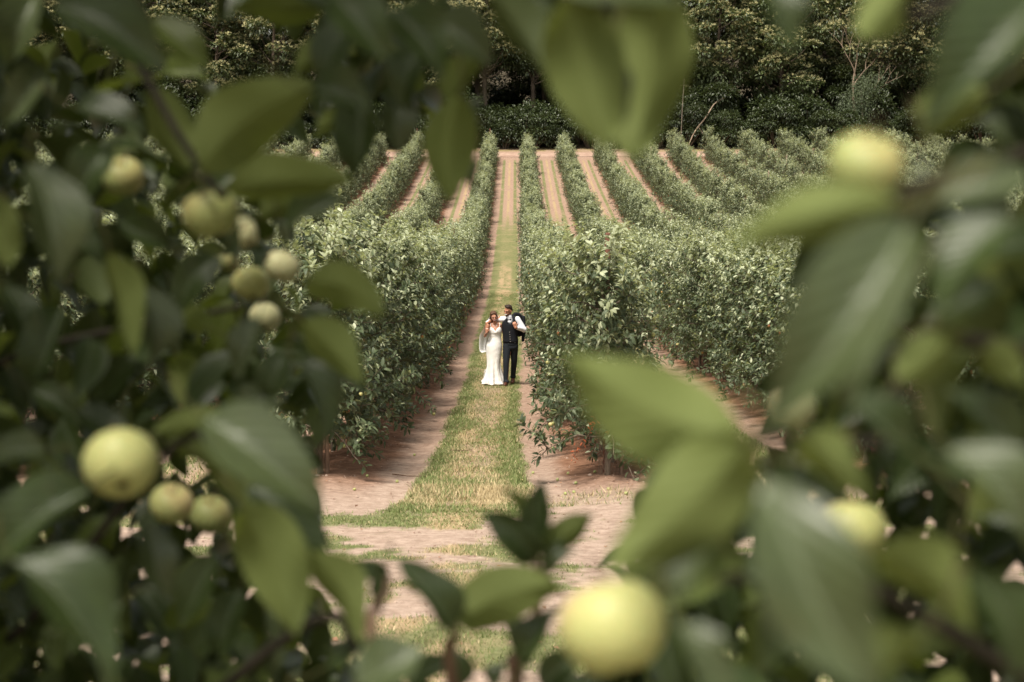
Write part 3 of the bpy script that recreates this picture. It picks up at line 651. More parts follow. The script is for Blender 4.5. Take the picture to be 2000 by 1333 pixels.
# bare dead tree and birch, right of the middle
def dead_tree(x, y, H, label, seed, spread=1.0):
    g = random.Random(seed); t = empty('dead_tree', (x, y, float(gz(x, y)))); mb = MB(); br = MB()
    tube(mb, spline([(0, 0, -.3), (.2, 0, H * .35), (-.1, 0, H * .7), (.25, 0, H)], 10), np.linspace(.2, .06, 10), 7)
    def grow(p, d, l, r, dep):
        q = p + d * l; m = (p + q) / 2 + np.array([g.uniform(-.15, .15), g.uniform(-.1, .1), 0]) * l * .5
        tube(br, spline([p, m, q], 5), np.linspace(r, r * .6, 5), 5, 0, False)
        if dep:
            for s in (-1, 1):
                nd_ = unit(d + np.array([s * g.uniform(.25, .6) * spread, g.uniform(-.3, .3), g.uniform(0, .35)])); grow(q, nd_, l * g.uniform(.65, .85), r * .62, dep - 1)
    grow(np.array([-.1, 0, H * .68]), unit([.7, 0, 1]), 2.2, .1, 4); grow(np.array([.1, 0, H * .8]), unit([-.4, 0, 1]), 1.9, .09, 3)
    grow(np.array([.15, 0, H * .5]), unit([1, -.2, .6]), 2.0, .07, 3); grow(np.array([.25, 0, H]), unit([.1, 0, 1]), 1.7, .06, 3)
    mb.build('trunk', [M['dead']], t); br.build('branch', [M['dead']], t); return tag(t, label, 'dead tree')
dead_tree(35.6, 151.9, 9.2, 'bare pale dead tree with forked branches before the right chestnuts', 3)
t = empty('birch_tree', (36.4, 151.2, float(gz(36.4, 151.2)))); mb = MB(); tube(mb, spline([(0, 0, -.3), (.1, 0, 3), (-.2, 0, 6.2)], 8), np.linspace(.16, .05, 8), 7); mb.build('trunk', [M['bbark']], t)
mb = MB(); g = np.random.default_rng(8)
for k in range(60):
    c = np.array([g.normal() * .9, g.normal() * .7, g.uniform(3.0, 7.4)]); n = 70; b_ = c + g.normal(size=(n, 3)) * np.array([.28, .28, .5])
    leafbatch(mb, b_, np.c_[g.normal(size=(n, 2)) * .35, -np.ones(n)], rdir(n, g), .17, .09, .1, .1, 0)
mb.build('crown', [M['birch']], t); tag(t, 'grey green weeping birch in front of the dead tree', 'birch tree')
mb = MB(); z0 = float(gz(20, 150)); tube(mb, spline([(18.9, 149.2, z0 + 2.2), (19.9, 149.6, z0 + 3.4), (20.7, 150.2, z0 + 4.6), (21.8, 151, z0 + 5.3)], 10), np.linspace(.09, .04, 10), 6)
tube(mb, spline([(18.9, 149.2, z0 + 2.2), (18.4, 149.0, z0 + 1.4), (18.0, 148.9, z0 + .4)], 5), np.linspace(.08, .04, 5), 6)
tube(mb, spline([(19.0, 149.3, z0 + 2.3), (19.5, 149.1, z0 + 1.6)], 4), np.linspace(.05, .02, 4), 5)
tag(mb.build('fallen_branch', [M['dead']]), 'bare pale branch leaning against the dark shrubs right of centre', 'branch')
mb = MB(); z0 = float(gz(17.3, 152)); tube(mb, [(17.2, 149.3, z0), (17.3, 149.3, z0 + 3.5), (17.45, 149.3, z0 + 7)], [.05, .045, .035], 6)
tag(mb.build('bare_pole', [M['bbark']]), 'slender white upright stem before the dark wood', 'bare stem')
mb = MB(); z0 = float(gz(9.5, 148)); tube(mb, spline([(9.9, 148.2, z0 + .15), (10.8, 148.3, z0 + .12), (11.7, 148.1, z0 + .3)], 8), np.linspace(.1, .05, 8), 6)
tag(mb.build('log', [M['dead']]), 'pale log lying on the verge beyond the far track', 'log')

# ------------------------------------------------------------------ bride and groom
def blob(name, parts, m, parent, vox=0.011, smooth=2, ofs=(0, 0, 0)):
    """tapered capsules and ellipsoids fused into one continuous surface"""
    mb = MB()
    for p in parts:
        if p[0] == 'e': ball(mb, p[1], p[2], 20, 14, 0, None, p[3] if len(p) > 3 else None)
        else:
            P = np.asarray(p[1], float); rr = np.asarray(p[2], float)
            for a_, b_, ra, rb in zip(P[:-1], P[1:], rr[:-1], rr[1:]):
                tube(mb, a_ + (b_ - a_) * np.linspace(0, 1, 6)[:, None], np.linspace(ra, rb, 6), 14)
            for q, r_ in zip(P, rr): ball(mb, q, r_, 14, 9)
    o = mb.build(name, [m], None); rm = o.modifiers.new('r', 'REMESH'); rm.mode = 'VOXEL'; rm.voxel_size = vox; rm.use_smooth_shade = True
    if smooth: sm = o.modifiers.new('s', 'SMOOTH'); sm.iterations = smooth; sm.factor = .5
    dg = bpy.context.evaluated_depsgraph_get(); me = bpy.data.meshes.new_from_object(o.evaluated_get(dg)); old = o.data
    o.modifiers.clear(); o.data = me; bpy.data.meshes.remove(old); me.name = name
    if not me.materials: me.materials.append(m)
    for p_ in me.polygons: p_.use_smooth = True
    o.parent = parent; return o
def skinmat(name, c):
    m, nt, b = mat(name, c, .5, .4); b.inputs['Subsurface Weight'].default_value = .1; b.inputs['Subsurface Radius'].default_value = (.02, .008, .004)
    tc = nd(nt, 'ShaderNodeTexCoord'); f = noise(nt, tc.outputs['Object'], 25, 3); nt.links.new(mixc(nt, f, tuple(x * .85 for x in c), tuple(x * 1.15 for x in c)), b.inputs['Base Color']); return m
SK = skinmat('bride_skin', (0.46, 0.22, 0.14)); SKG = skinmat('groom_skin', (0.44, 0.2, 0.12))
HB = clothmat('brown_hair', (0.09, 0.045, 0.025), .5); HG = clothmat('dark_hair', (0.03, 0.018, 0.012), .55)
NAVY = clothmat('navy_wool', (0.009, 0.01, 0.014), .85); NAVY2 = clothmat('navy_trousers', (0.01, 0.013, 0.018), .8)
WSH = clothmat('white_shirt', (0.8, 0.81, 0.86), .7, .05); LACE = clothmat('ivory_lace', (0.8, 0.78, 0.75), .6, .08, 60, lace=True)
SHOE = clothmat('tan_leather', (0.08, 0.03, 0.018), .35); EYE = mat('eye_dark', (0.02, 0.015, 0.012), .3)[0]; LIP = mat('lips', (0.4, 0.12, 0.1), .4)[0]; TEETH = mat('teeth', (0.8, 0.78, 0.72), .3)[0]
BTN = mat('button', (0.35, 0.33, 0.3), .3)[0]
CXY = (-0.155, 31.3); cz = float(gz(*CXY)) + .012
def hand(wr, d, pn, curl=.6, s=1.0, thumb=1):
    """parts of a hand: wrist point, direction of the fingers, palm normal"""
    wr = np.array(wr, float); d = unit(d); pn = unit(np.array(pn) - np.dot(pn, d) * d); sd_ = np.cross(d, pn); out = []
    pc = wr + d * .05 * s
    for k in range(4):
        a_ = wr + d * .02 * s + sd_ * (k - 1.5) * .012 * s; kn = pc + d * .035 * s + sd_ * (k - 1.5) * .019 * s
        l = [.07, .08, .074, .058][k] * s; c = curl
        p1 = kn + unit(d * math.cos(c * .7) + pn * math.sin(c * .7)) * l * .45; p2 = p1 + unit(d * math.cos(c * 1.7) + pn * math.sin(c * 1.7)) * l * .32
        p3 = p2 + unit(d * math.cos(c * 2.4) + pn * math.sin(c * 2.4)) * l * .24
        out.append(('c', [a_, kn, p1, p2, p3], [.015 * s, .0125 * s, .0092 * s, .0084 * s, .0068 * s]))
    b0 = wr + d * .03 * s + sd_ * thumb * .025 * s; t1 = b0 + unit(d * .7 + sd_ * thumb * .8 + pn * .3) * .04 * s; t2 = t1 + unit(d + sd_ * thumb * .15 + pn * .6) * .03 * s
    out.append(('c', [wr + d * .012 * s, b0, t1, t2], [.016 * s, .014 * s, .0105 * s, .008 * s])); return out
def head_parts(c, yaw, tilt, s=1.0):
    """skull, jaw, nose, ears; returns parts and a local-to-couple transform"""
    Rm = np.array((Matrix.Rotation(yaw, 3, 'Z') @ Matrix.Rotation(tilt[0], 3, 'X') @ Matrix.Rotation(tilt[1], 3, 'Y'))); c = np.array(c)
    T = lambda p: c + Rm @ (np.array(p, float) * s)
    ax = Rm @ np.array([0, 0, 1.0])
    P = [('e', T((0, .012, .035)), np.array((.074, .092, .088)) * s, ax), ('e', T((0, -.018, -.03)), np.array((.058, .068, .075)) * s, ax), ('e', T((0, -.045, -.078)), np.array((.034, .034, .03)) * s, ax),
         ('c', [T((0, -.088, .012)), T((0, -.112, -.022))], [.009 * s, .014 * s]), ('e', T((.078, .01, -.005)), np.array((.014, .022, .032)) * s, ax), ('e', T((-.078, .01, -.005)), np.array((.014, .022, .032)) * s, ax),
         ('e', T((.034, -.062, -.03)), np.array((.024,) * 3) * s), ('e', T((-.034, -.062, -.03)), np.array((.024,) * 3) * s),
         ('c', [T((-.04, -.077, .028)), T((.04, -.077, .028))], [.012 * s, .012 * s])]
    return P, T, ax
# --- groom
groom = empty('person', (CXY[0], CXY[1], cz)); tag(groom, 'man in dark waistcoat and bow tie, one arm round the bride, coat over shoulder', 'person')
hp, T, ax = head_parts((.0, -.02, 1.665), R(-38), (R(14), R(8)), 1.0)
ws = np.array((-.475, -.12, 1.40)); wl = np.array((.165, -.17, 1.315))
body = hp + [('c', [(.035, .02, 1.48), (.02, 0, 1.56), T((0, .02, -.04))], [.062, .056, .056]),
    ('e', (.05, .02, 1.36), (.155, .095, .17)), ('e', (.05, .02, 1.12), (.14, .09, .16)), ('e', (.055, .02, .95), (.12, .08, .11)),
    ('c', [(-.09, .03, 1.48), (-.33, .15, 1.46), ws], [.058, .046, .03]), ('c', [(.21, .02, 1.47), (.345, .03, 1.25), wl], [.058, .046, .03]),
    ('c', [(-.01, .0, .85), (-.03, -.1, .52), (-.035, -.17, .1)], [.09, .058, .042]), ('c', [(.12, .02, .85), (.13, .08, .52), (.11, .24, .12)], [.09, .058, .042])]
body += hand(ws, (.12, -.35, -1), (.5, .8, -.2), .6, 1.05, 1) + hand(wl, (-.32, -.1, 1), (.1, .9, .1), 1.0, 1.05, -1)
blob('body', body, SKG, groom, .0085, 1)
blob('shirt', [('e', (.05, .02, 1.36), (.168, .108, .165)), ('e', (.05, .02, 1.14), (.148, .098, .17)), ('c', [(-.08, .03, 1.475), (-.33, .16, 1.445), ws + np.array((.012, .05, .012))], [.07, .052, .038]),
    ('c', [(.2, .02, 1.465), (.35, .03, 1.245), wl + np.array((.045, .05, -.012))], [.077, .064, .045]), ('c', [(.035, .015, 1.47), (.03, .0, 1.535)], [.074, .066]), ('e', (.35, .03, 1.245), (.066, .066, .07))], WSH, groom, .011, 2)
# waistcoat: lofted shell with a V neck
def loft(rings, m, name, parent, seg=40, fold=None, vneck=None, thick=None, close=False):
    """rings: (cx, cy, z, rx, ry)"""
    V = []; n = len(rings)
    for i, (cx, cy, z, rx, ry) in enumerate(rings):
        for k in range(seg):
            a_ = 2 * math.pi * k / seg; f = 1 + (fold(i / (n - 1), a_) if fold else 0); zz = z
            if vneck: zz = z + vneck(i / (n - 1), a_)
            V.append((cx + rx * f * math.cos(a_), cy + ry * f * math.sin(a_), zz))
    q = [(i * seg + k, i * seg + (k + 1) % seg, (i + 1) * seg + (k + 1) % seg, (i + 1) * seg + k) for i in range(n - 1) for k in range(seg)]
    mb = MB(); mb.quads(np.array(V), q); o = mb.build(name, [m], parent)
    if thick:
        s_ = o.modifiers.new('t', 'SOLIDIFY'); s_.thickness = thick; s_.offset = 0
    return o
def vn(t, a_):      # a = -90 deg is the front
    if t < .72: return 0
    w = (t - .72) / .28; dfr = abs(((a_ + math.pi / 2 + math.pi) % (2 * math.pi)) - math.pi)
    return -w * .25 * max(0, 1 - dfr / .62) ** 1.0 - w * .06 * math.exp(-((min(abs(a_), abs(a_ - math.pi), abs(a_ - 2 * math.pi))) / .5) ** 2)
wr_ = [(.055, .02, .955, .17, .12), (.055, .02, 1.0, .168, .12), (.05, .02, 1.08, .163, .117), (.05, .02, 1.18, .168, .119), (.05, .02, 1.28, .178, .122), (.05, .02, 1.36, .182, .122), (.048, .02, 1.42, .172, .118), (.045, .02, 1.47, .145, .106), (.04, .02, 1.51, .1, .088)]
loft(wr_, NAVY, 'waistcoat', groom, 48, vneck=vn, thick=.008)
mb = MB()
for i in range(5): ball(mb, (.035 + .004 * i, -.103 - .003 * min(i, 2), 1.2 - .052 * i), .0085, 8, 5)
mb.build('buttons', [BTN], groom)
mb = MB()
for s in (-1, 1):
    P = np.array([(.02 + s * .005, -.112, 1.475), (.02 + s * .028, -.114, 1.478), (.02 + s * .058, -.108, 1.48)]); tube(mb, P, [.01, .018, .026], 8)
ball(mb, (.02, -.115, 1.475), (.013, .01, .014), 8, 6); mb.build('bow_tie', [NAVY], groom)
blob('trousers', [('e', (.055, .02, .93), (.172, .122, .11)), ('e', (.055, .02, .85), (.17, .12, .09)), ('c', [(-.02, .0, .87), (-.045, -.11, .52), (-.05, -.165, .12)], [.1, .07, .055]),
    ('c', [(.13, .02, .87), (.135, .085, .52), (.112, .23, .16)], [.1, .07, .055]), ('e', (-.042, -.175, .1), (.07, .075, .05)), ('e', (.11, .235, .14), (.068, .072, .05))], NAVY2, groom, .012, 2)
for toe, heel, n_ in (((-.075, -.34, .045), (-.04, -.13, .05), 0), ((.1, .08, .04), (.11, .26, .09), 1)):
    toe = np.array(toe); heel = np.array(heel)
    blob('shoe', [('c', [heel, (heel + toe) / 2 + np.array((0, 0, .012)), toe], [.044, .045, .036]), ('e', (heel + toe) / 2 + np.array((0, 0, -.02)), (.05, .13, .025), (toe - heel)[[1, 0, 2]] * 0 + np.array([0, 0, 1.0]))], SHOE, groom, .01, 2)
blob('hair', [('e', T((0, .03, .062)), (.08, .09, .076), ax), ('e', T((0, .05, .01)), (.076, .068, .08), ax), ('e', T((.02, -.03, .11)), (.05, .045, .03), ax), ('e', T((-.03, -.01, .115)), (.045, .05, .028), ax)], HG, groom, .01, 1)
mb = MB()
for s in (-1, 1): tube(mb, [T((s * .018, -.09, .03)), T((s * .045, -.082, .031))], [.006, .004], 6)
mb.build('eyebrows', [HG], groom)
for s in (-1, 1): mb = MB(); ball(mb, T((s * .03, -.08, .008)), .0105, 10, 7); mb.build('eye', [EYE], groom)
mb = MB(); tube(mb, spline([T((-.03, -.082, -.048)), T((0, -.094, -.058)), T((.03, -.082, -.048))], 7), [.004, .008, .009, .009, .009, .008, .004], 8); mb.build('mouth', [TEETH], groom)
blob('stubble', [('e', T((0, -.035, -.068)), (.05, .05, .042), ax), ('c', [T((-.06, -.01, -.03)), T((0, -.062, -.088)), T((.06, -.01, -.03))], [.02, .028, .02])], clothmat('stubble', (.17, .08, .05), .8), groom, .009, 2)
# coat slung over his left shoulder: its own thing
coat = empty('coat', (CXY[0], CXY[1], cz)); tag(coat, 'dark suit jacket slung over the groom\'s shoulder and hanging down his back', 'jacket')
blob('coat_body', [('c', [(.11, -.03, 1.56), (.16, .02, 1.59), (.24, .08, 1.56), (.31, .13, 1.46)], [.032, .042, .05, .05]), ('c', [(.12, -.13, 1.42), (.12, -.09, 1.5), (.12, -.03, 1.57)], [.026, .032, .036]),
    ('c', [(.24, .11, 1.54), (.29, .16, 1.3), (.30, .17, 1.12)], [.05, .055, .05]), ('c', [(.33, .13, 1.5), (.355, .16, 1.3), (.345, .15, 1.12)], [.045, .042, .04]), ('c', [(.2, .15, 1.45), (.24, .17, 1.2), (.25, .17, 1.1)], [.05, .05, .045])], NAVY, coat, .011, 2)
blob('sleeve', [('c', [(.34, .12, 1.5), (.355, .1, 1.25), (.33, .09, .99)], [.045, .04, .036])], NAVY, coat, .011, 1)
# --- bride
bride = empty('person', (CXY[0], CXY[1], cz)); tag(bride, 'laughing woman in ivory lace wedding gown and veil, holding his hand', 'person')
hp, T, ax = head_parts((-.315, -.03, 1.535), R(8), (R(10), R(-10)), .93)
wb = np.array((-.475, -.16, 1.2)); w2 = np.array((.17, .15, 1.13))
body = hp + [('c', [(-.29, .02, 1.34), (-.30, .0, 1.42), T((0, .02, -.04))], [.05, .044, .046]), ('e', (-.285, .015, 1.27), (.125, .075, .1)), ('c', [(-.385, .02, 1.345), (-.28, .02, 1.37), (-.18, .02, 1.35)], [.042, .05, .042]),
    ('e', (-.325, -.05, 1.235), (.055, .05, .055)), ('e', (-.235, -.05, 1.235), (.055, .05, .055)), ('e', (-.28, .015, 1.1), (.105, .075, .13)), ('e', (-.31, .02, .9), (.14, .1, .14)),
    ('c', [(-.40, .02, 1.34), (-.51, .0, 1.1), wb], [.042, .034, .023]), ('c', [(-.175, .03, 1.34), (-.09, .16, 1.14), w2], [.042, .034, .024]),
    ('c', [(-.37, .0, .86), (-.36, -.06, .48), (-.35, -.1, .1)], [.08, .05, .035]), ('c', [(-.26, .02, .86), (-.29, .06, .48), (-.3, .14, .1)], [.08, .05, .035])]
body += hand(wb, (.1, -.12, 1), (.3, .95, 0), 1.0, .92, -1) + hand(w2, (.55, -1, .02), (-1, -.4, 0), .5, .92, 1)
blob('body', body, SK, bride, .0085, 1)
def fold(t, a_):
    k = max(0, (.42 - t) / .42)
    return k * (.2 * math.sin(a_ * 7 + 1.2 + t * 3) + .08 * math.sin(a_ * 13 + 4)) + .012 * math.sin(a_ * 3 + t * 26) + .01 * math.sin(t * 75 + 2 * math.sin(a_ * 2))
def sweet(t, a_):
    if t < .8: return (.012 * math.sin(a_ * 7 + 1) if t == 0 else 0)
    w = (t - .8) / .2; dfr = abs(((a_ + math.pi / 2 + math.pi) % (2 * math.pi)) - math.pi)
    return w * (-.075 * math.exp(-(dfr / .28) ** 2) - .07 * sst(.9, 2.0, dfr))
rings = [(-.325, .03, .035, .245, .27), (-.325, .03, .09, .225, .25), (-.325, .02, .18, .2, .21), (-.325, .01, .28, .175, .18), (-.325, .0, .4, .152, .155), (-.322, 0, .53, .148, .14), (-.318, .01, .66, .16, .14), (-.315, .015, .78, .172, .142), (-.312, .015, .88, .172, .14),
         (-.3, .015, .98, .15, .12), (-.29, .012, 1.07, .128, .1), (-.285, .005, 1.14, .126, .1), (-.28, -.005, 1.2, .135, .112), (-.28, -.008, 1.25, .137, .11), (-.28, 0, 1.3, .13, .1)]
pr = []
for i in range(len(rings) - 1):
    a_, b_ = np.array(rings[i]), np.array(rings[i + 1]); pr += [tuple(a_ + (b_ - a_) * u) for u in (0, .33, .66)]
pr.append(rings[-1]); loft(pr, LACE, 'gown', bride, 96, fold, sweet, thick=.006)
# train trailing behind on the turf
V = []; NU, NV = 30, 12
for j in range(NV):
    v = j / (NV - 1)
    for i in range(NU):
        u = i / (NU - 1); a_ = math.pi * (0.0 + 1.0 * u); rr = .19 + .09 * v + .02 * math.sin(u * 26 + v * 2) * v
        V.append((-.325 + rr * 1.0 * math.cos(a_) * (1.0 - .1 * v), .08 + rr * 1.25 * math.sin(a_), .3 * (1 - v) ** 1.6 + .02 + .012 * math.sin(u * 26)))
mb = MB(); mb.quads(np.array(V), [(j * NU + i, j * NU + i + 1, (j + 1) * NU + i + 1, (j + 1) * NU + i) for j in range(NV - 1) for i in range(NU - 1)])
o = mb.build('train', [LACE], bride); s_ = o.modifiers.new('t', 'SOLIDIFY'); s_.thickness = .005
for s in (-1, 1):
    mb = MB(); tube(mb, spline([(-.28 + s * .085, -.085, 1.26), (-.285 + s * .1, -.045, 1.35), (-.285 + s * .098, .02, 1.395), (-.28 + s * .085, .085, 1.27)], 9), .006, 6); mb.build('strap', [LACE], bride)
blob('hair', [('e', T((0, .028, .06)), (.079, .093, .078), ax), ('e', T((0, .075, -.02)), (.06, .05, .06), ax), ('c', [T((-.072, -.02, .04)), T((-.08, .02, -.03))], [.018, .022]), ('c', [T((.072, -.02, .04)), T((.08, .02, -.03))], [.018, .02]),
    ('c', [T((-.05, -.05, .092)), T((0, -.045, .108)), T((.05, -.05, .092))], [.02, .02, .02])], HB, bride, .0095, 1)
for s in (-1, 1): mb = MB(); tube(mb, spline([T((s * .045, -.083, .006)), T((s * .03, -.09, .011)), T((s * .016, -.088, .006))], 5), .003, 6); mb.build('eye', [HB], bride)
mb = MB(); tube(mb, spline([T((-.034, -.08, -.042)), T((0, -.097, -.06)), T((.034, -.08, -.042))], 7), [.003, .005, .007, .008, .007, .005, .003], 8); mo = mb.build('mouth', [TEETH], bride)
mb = MB(); tube(mb, spline([T((-.036, -.08, -.038)), T((0, -.1, -.048)), T((.036, -.08, -.038))], 7), .0042, 6); tube(mb, spline([T((-.034, -.08, -.046)), T((0, -.1, -.074)), T((.034, -.08, -.046))], 7), .0048, 6); mb.build('lips', [LIP], mo)
mb = MB(); tube(mb, spline([(-.345, -.02, 1.385), (-.325, -.07, 1.34), (-.29, -.085, 1.30), (-.255, -.07, 1.34), (-.235, -.02, 1.385)], 14), .0028, 5); mb.build('necklace', [mat('silver', (.7, .68, .62), .25)[0]], bride)
mb = MB(); a_ = wb + np.array((-.003, .012, -.02)); tube(mb, [a_ + np.array((.027 * math.cos(u), .012 * math.cos(u) - .0 + .01 * math.sin(u), .026 * math.sin(u) * .4)) for u in np.linspace(0, 6.28, 14)], .004, 5); mb.build('bracelet', [BTN], bride)
blob('shoe', [('c', [(-.35, -.1, .05), (-.355, -.2, .04), (-.36, -.25, .032)], [.035, .036, .028])], clothmat('ivory_shoe', (.6, .5, .42), .4), bride, .009, 1)
vm = bpy.data.materials.new('veil_tulle'); vm.use_nodes = True; nt = vm.node_tree; b = nt.nodes['Principled BSDF']; b.inputs['Base Color'].default_value = (.85, .85, .88, 1); b.inputs['Roughness'].default_value = .8
tp = nd(nt, 'ShaderNodeBsdfTransparent'); mx = nd(nt, 'ShaderNodeMixShader'); mx.inputs[0].default_value = .8; nt.links.new(tp.outputs[0], mx.inputs[1]); nt.links.new(b.outputs[0], mx.inputs[2]); nt.links.new(mx.outputs[0], nt.nodes['Material Output'].inputs['Surface'])
vk = [((-.40, -.02, 1.6), (-.25, .1, 1.6)), ((-.43, .0, 1.5), (-.2, .12, 1.5)), ((-.5, -.02, 1.4), (-.2, .16, 1.38)), ((-.565, -.01, 1.25), (-.2, .2, 1.2)), ((-.635, .0, 1.12), (-.2, .2, 1.0)), ((-.65, .02, .95), (-.22, .22, .85)), ((-.64, .03, .78), (-.25, .22, .74)), ((-.585, .03, .72), (-.25, .22, .70))]
A_ = spline([k[0] for k in vk], 30); B_ = spline([k[1] for k in vk], 30); NU = 30; V = []
for j in range(30):
    for i in range(NU):
        u = i / (NU - 1); p = A_[j] * (1 - u) + B_[j] * u; w_ = math.sin(u * math.pi)
        p = p + np.array([0, .10 * w_, 0]) + np.array([.012, .03, 0]) * math.sin(u * 24 + j * .12) * (j / 30)
        V.append(p)
mb = MB(); mb.quads(np.array(V), [(j * NU + i, j * NU + i + 1, (j + 1) * NU + i + 1, (j + 1) * NU + i) for j in range(29) for i in range(NU - 1)]); mb.build('veil', [vm], bride)

# ------------------------------------------------------------------ the near apple trees the picture is taken through
def near_leaf_mesh(L, Wd, arch, fold_, wav, seed, mats):
    g = random.Random(seed); nu, nv = 8, 36; V = []; UV = []
    tw = g.uniform(-.35, .35); bd = g.uniform(-.26, .26); ph_ = g.uniform(0, 6)
    for j in range(nv + 1):
        t = j / nv; w = (math.sin(math.pi * min(1, t ** .78)) ** 1.05) * (1 - .12 * t) * 1.03 * (1 + .045 * (j % 2)) if 0 < t < 1 else 0.0
        ang = arch * t; 
        x = L * (math.sin(ang) / arch if abs(arch) > 1e-3 else t); z = -L * ((1 - math.cos(ang)) / arch if abs(arch) > 1e-3 else 0)
        for i in range(nu + 1):
            s = i / nu * 2 - 1; yv = s * w * Wd / 2; zz = fold_ * abs(yv) + wav * Wd * .1 * math.sin(t * 11 + ph_ + s) * abs(s)
            c_, s2 = math.cos(tw * t), math.sin(tw * t)
            y2 = yv * c_ - zz * s2; z2 = yv * s2 + zz * c_
            V.append((x + z2 * math.sin(ang), -y2 + bd * L * (t - t * t) * 1.6, z + z2 * math.cos(ang))); UV.append((s * .5 * max(w, .05) + .5, t))
    V = np.array(V)
    # straighten so that the tip stays on +x
    tip = V[-1]; a_ = math.atan2(tip[2], tip[0]); c_, s_ = math.cos(a_), math.sin(a_)
    V = np.stack([V[:, 0] * c_ + V[:, 2] * s_, V[:, 1], -V[:, 0] * s_ + V[:, 2] * c_], 1); V *= L / np.linalg.norm(tip)
    q = [(j * (nu + 1) + i, j * (nu + 1) + i + 1, (j + 1) * (nu + 1) + i + 1, (j + 1) * (nu + 1) + i) for j in range(nv) for i in range(nu)]
    mb = MB(); q = np.array(q)
    nrm = np.cross(V[q[120][1]] - V[q[120][0]], V[q[120][3]] - V[q[120][0]])
    if nrm[2] < 0: q = q[:, ::-1]
    mb.quads(V, q, 0, np.array(UV)); st_ = .03 * g.uniform(.8, 1.5)
    tube(mb, spline([(.004, 0, 0), (-st_ * .5, 0, .001), (-st_, .006, .006)], 5), [.001, .001, .0011, .0013, .0018], 6, 1); return mb.mesh('leaf', mats)
TL = empty('apple_tree', (-0.86, 1.95, float(gz(-.86, 1.95)))); tag(TL, 'near apple tree at left, its blurred dark leaves and yellow apples framing the view', 'apple tree', 'near apple trees framing the view')
TR = empty('apple_tree', (0.95, 1.35, float(gz(.95, 1.35)))); tag(TR, 'nearest apple tree at right, very blurred grey green leaves and big pale apples', 'apple tree', 'near apple trees framing the view')
TB = empty('apple_tree', (0.08, 1.5, float(gz(.08, 1.5)))); tag(TB, 'young apple shoots poking up at bottom centre before the path', 'apple sapling')
TT = empty('apple_tree', (-0.28, 1.15, float(gz(-.28, 1.15)))); tag(TT, 'near apple bough with broad leaves hanging from the top centre', 'apple tree', 'near apple trees framing the view')
bases = {TL: [], TR: [], TB: [], TT: []}
cnt = [0]
def FL(tree, bx, by, tx, ty, w, d, side='t', m='near', roll=None, dz=0.0, arch=None):
    p0 = at(bx, by, d); p1 = at(tx, ty, d + dz); L = np.linalg.norm(p1 - p0); u = (p1 - p0) / L
    v = unit(CP - (p0 + p1) / 2); v = unit(v - np.dot(v, u) * u); s = np.cross(u, v)
    wp = w * d / FPX; wp *= .84; Wd = max(wp * 1.05, min(L * .5, wp * 1.9)); rho = math.acos(min(1, wp / Wd * .97)) if roll is None else R(roll)
    cnt[0] += 1; rr = random.Random(cnt[0])
    best = None
    for sg in (1, -1):
        n = v * math.cos(rho) + s * math.sin(rho) * sg; n = n if side == 't' else -n
        if best is None or n[2] > best[2]: best = n
    n = best; ar = arch if arch is not None else rr.uniform(.5, 1.5)
    me = near_leaf_mesh(L, Wd, ar, rr.uniform(.35, .95), rr.uniform(.3, 1), cnt[0], [M[m], M['stalk']])
    o = bpy.data.objects.new('leaf', me); COL.objects.link(o); y_ = np.cross(n, u)
    tl = np.array(tree.location); mw = Matrix([[u[0], y_[0], n[0], p0[0] - tl[0]], [u[1], y_[1], n[1], p0[1] - tl[1]], [u[2], y_[2], n[2], p0[2] - tl[2]], [0, 0, 0, 1]])
    o.parent = tree; o.matrix_local = mw; bases[tree].append((p0, u, L)); return o
APP = []
def FA(tree, x, y, r, Rr, m='apple', axis=(.2, -.5, .8), sq=(1, 1, 1)):
    d = Rr * FPX / r; APP.append((x, y, r, d)); p = at(x, y, d); o = apple_mb(1.0).build('apple', [M[m]], tree)
    o.location = p - np.array(tree.location); o.scale = tuple(Rr * s for s in sq)
    o.rotation_euler = Vector(axis).to_track_quat('Z', 'Y').to_euler()
    mb = MB(); 
    for k in range(5):
        a_ = k * 1.2566; tube(mb, [(.05 * math.cos(a_), .05 * math.sin(a_), -.72), (.11 * math.cos(a_), .11 * math.sin(a_), -.80), (.15 * math.cos(a_ + .3), .15 * math.sin(a_ + .3), -.86)], [.045, .04, .015], 5)
    ball(mb, (0, 0, -.72), (.1, .1, .04), 8, 5); mb.build('calyx', [M['calyx']], o)
    mb = MB(); tube(mb, spline([(0, 0, .5), (.04, 0, .95), (.14, .02, 1.35)], 6), [.05, .035, .032, .03, .035, .06], 7); mb.build('stem', [M['twig']], o)
    bases[tree].append((p + np.array([0, 0, Rr * 1.1]), np.array([0, 0, -1.0]), Rr * 1.2)); return o
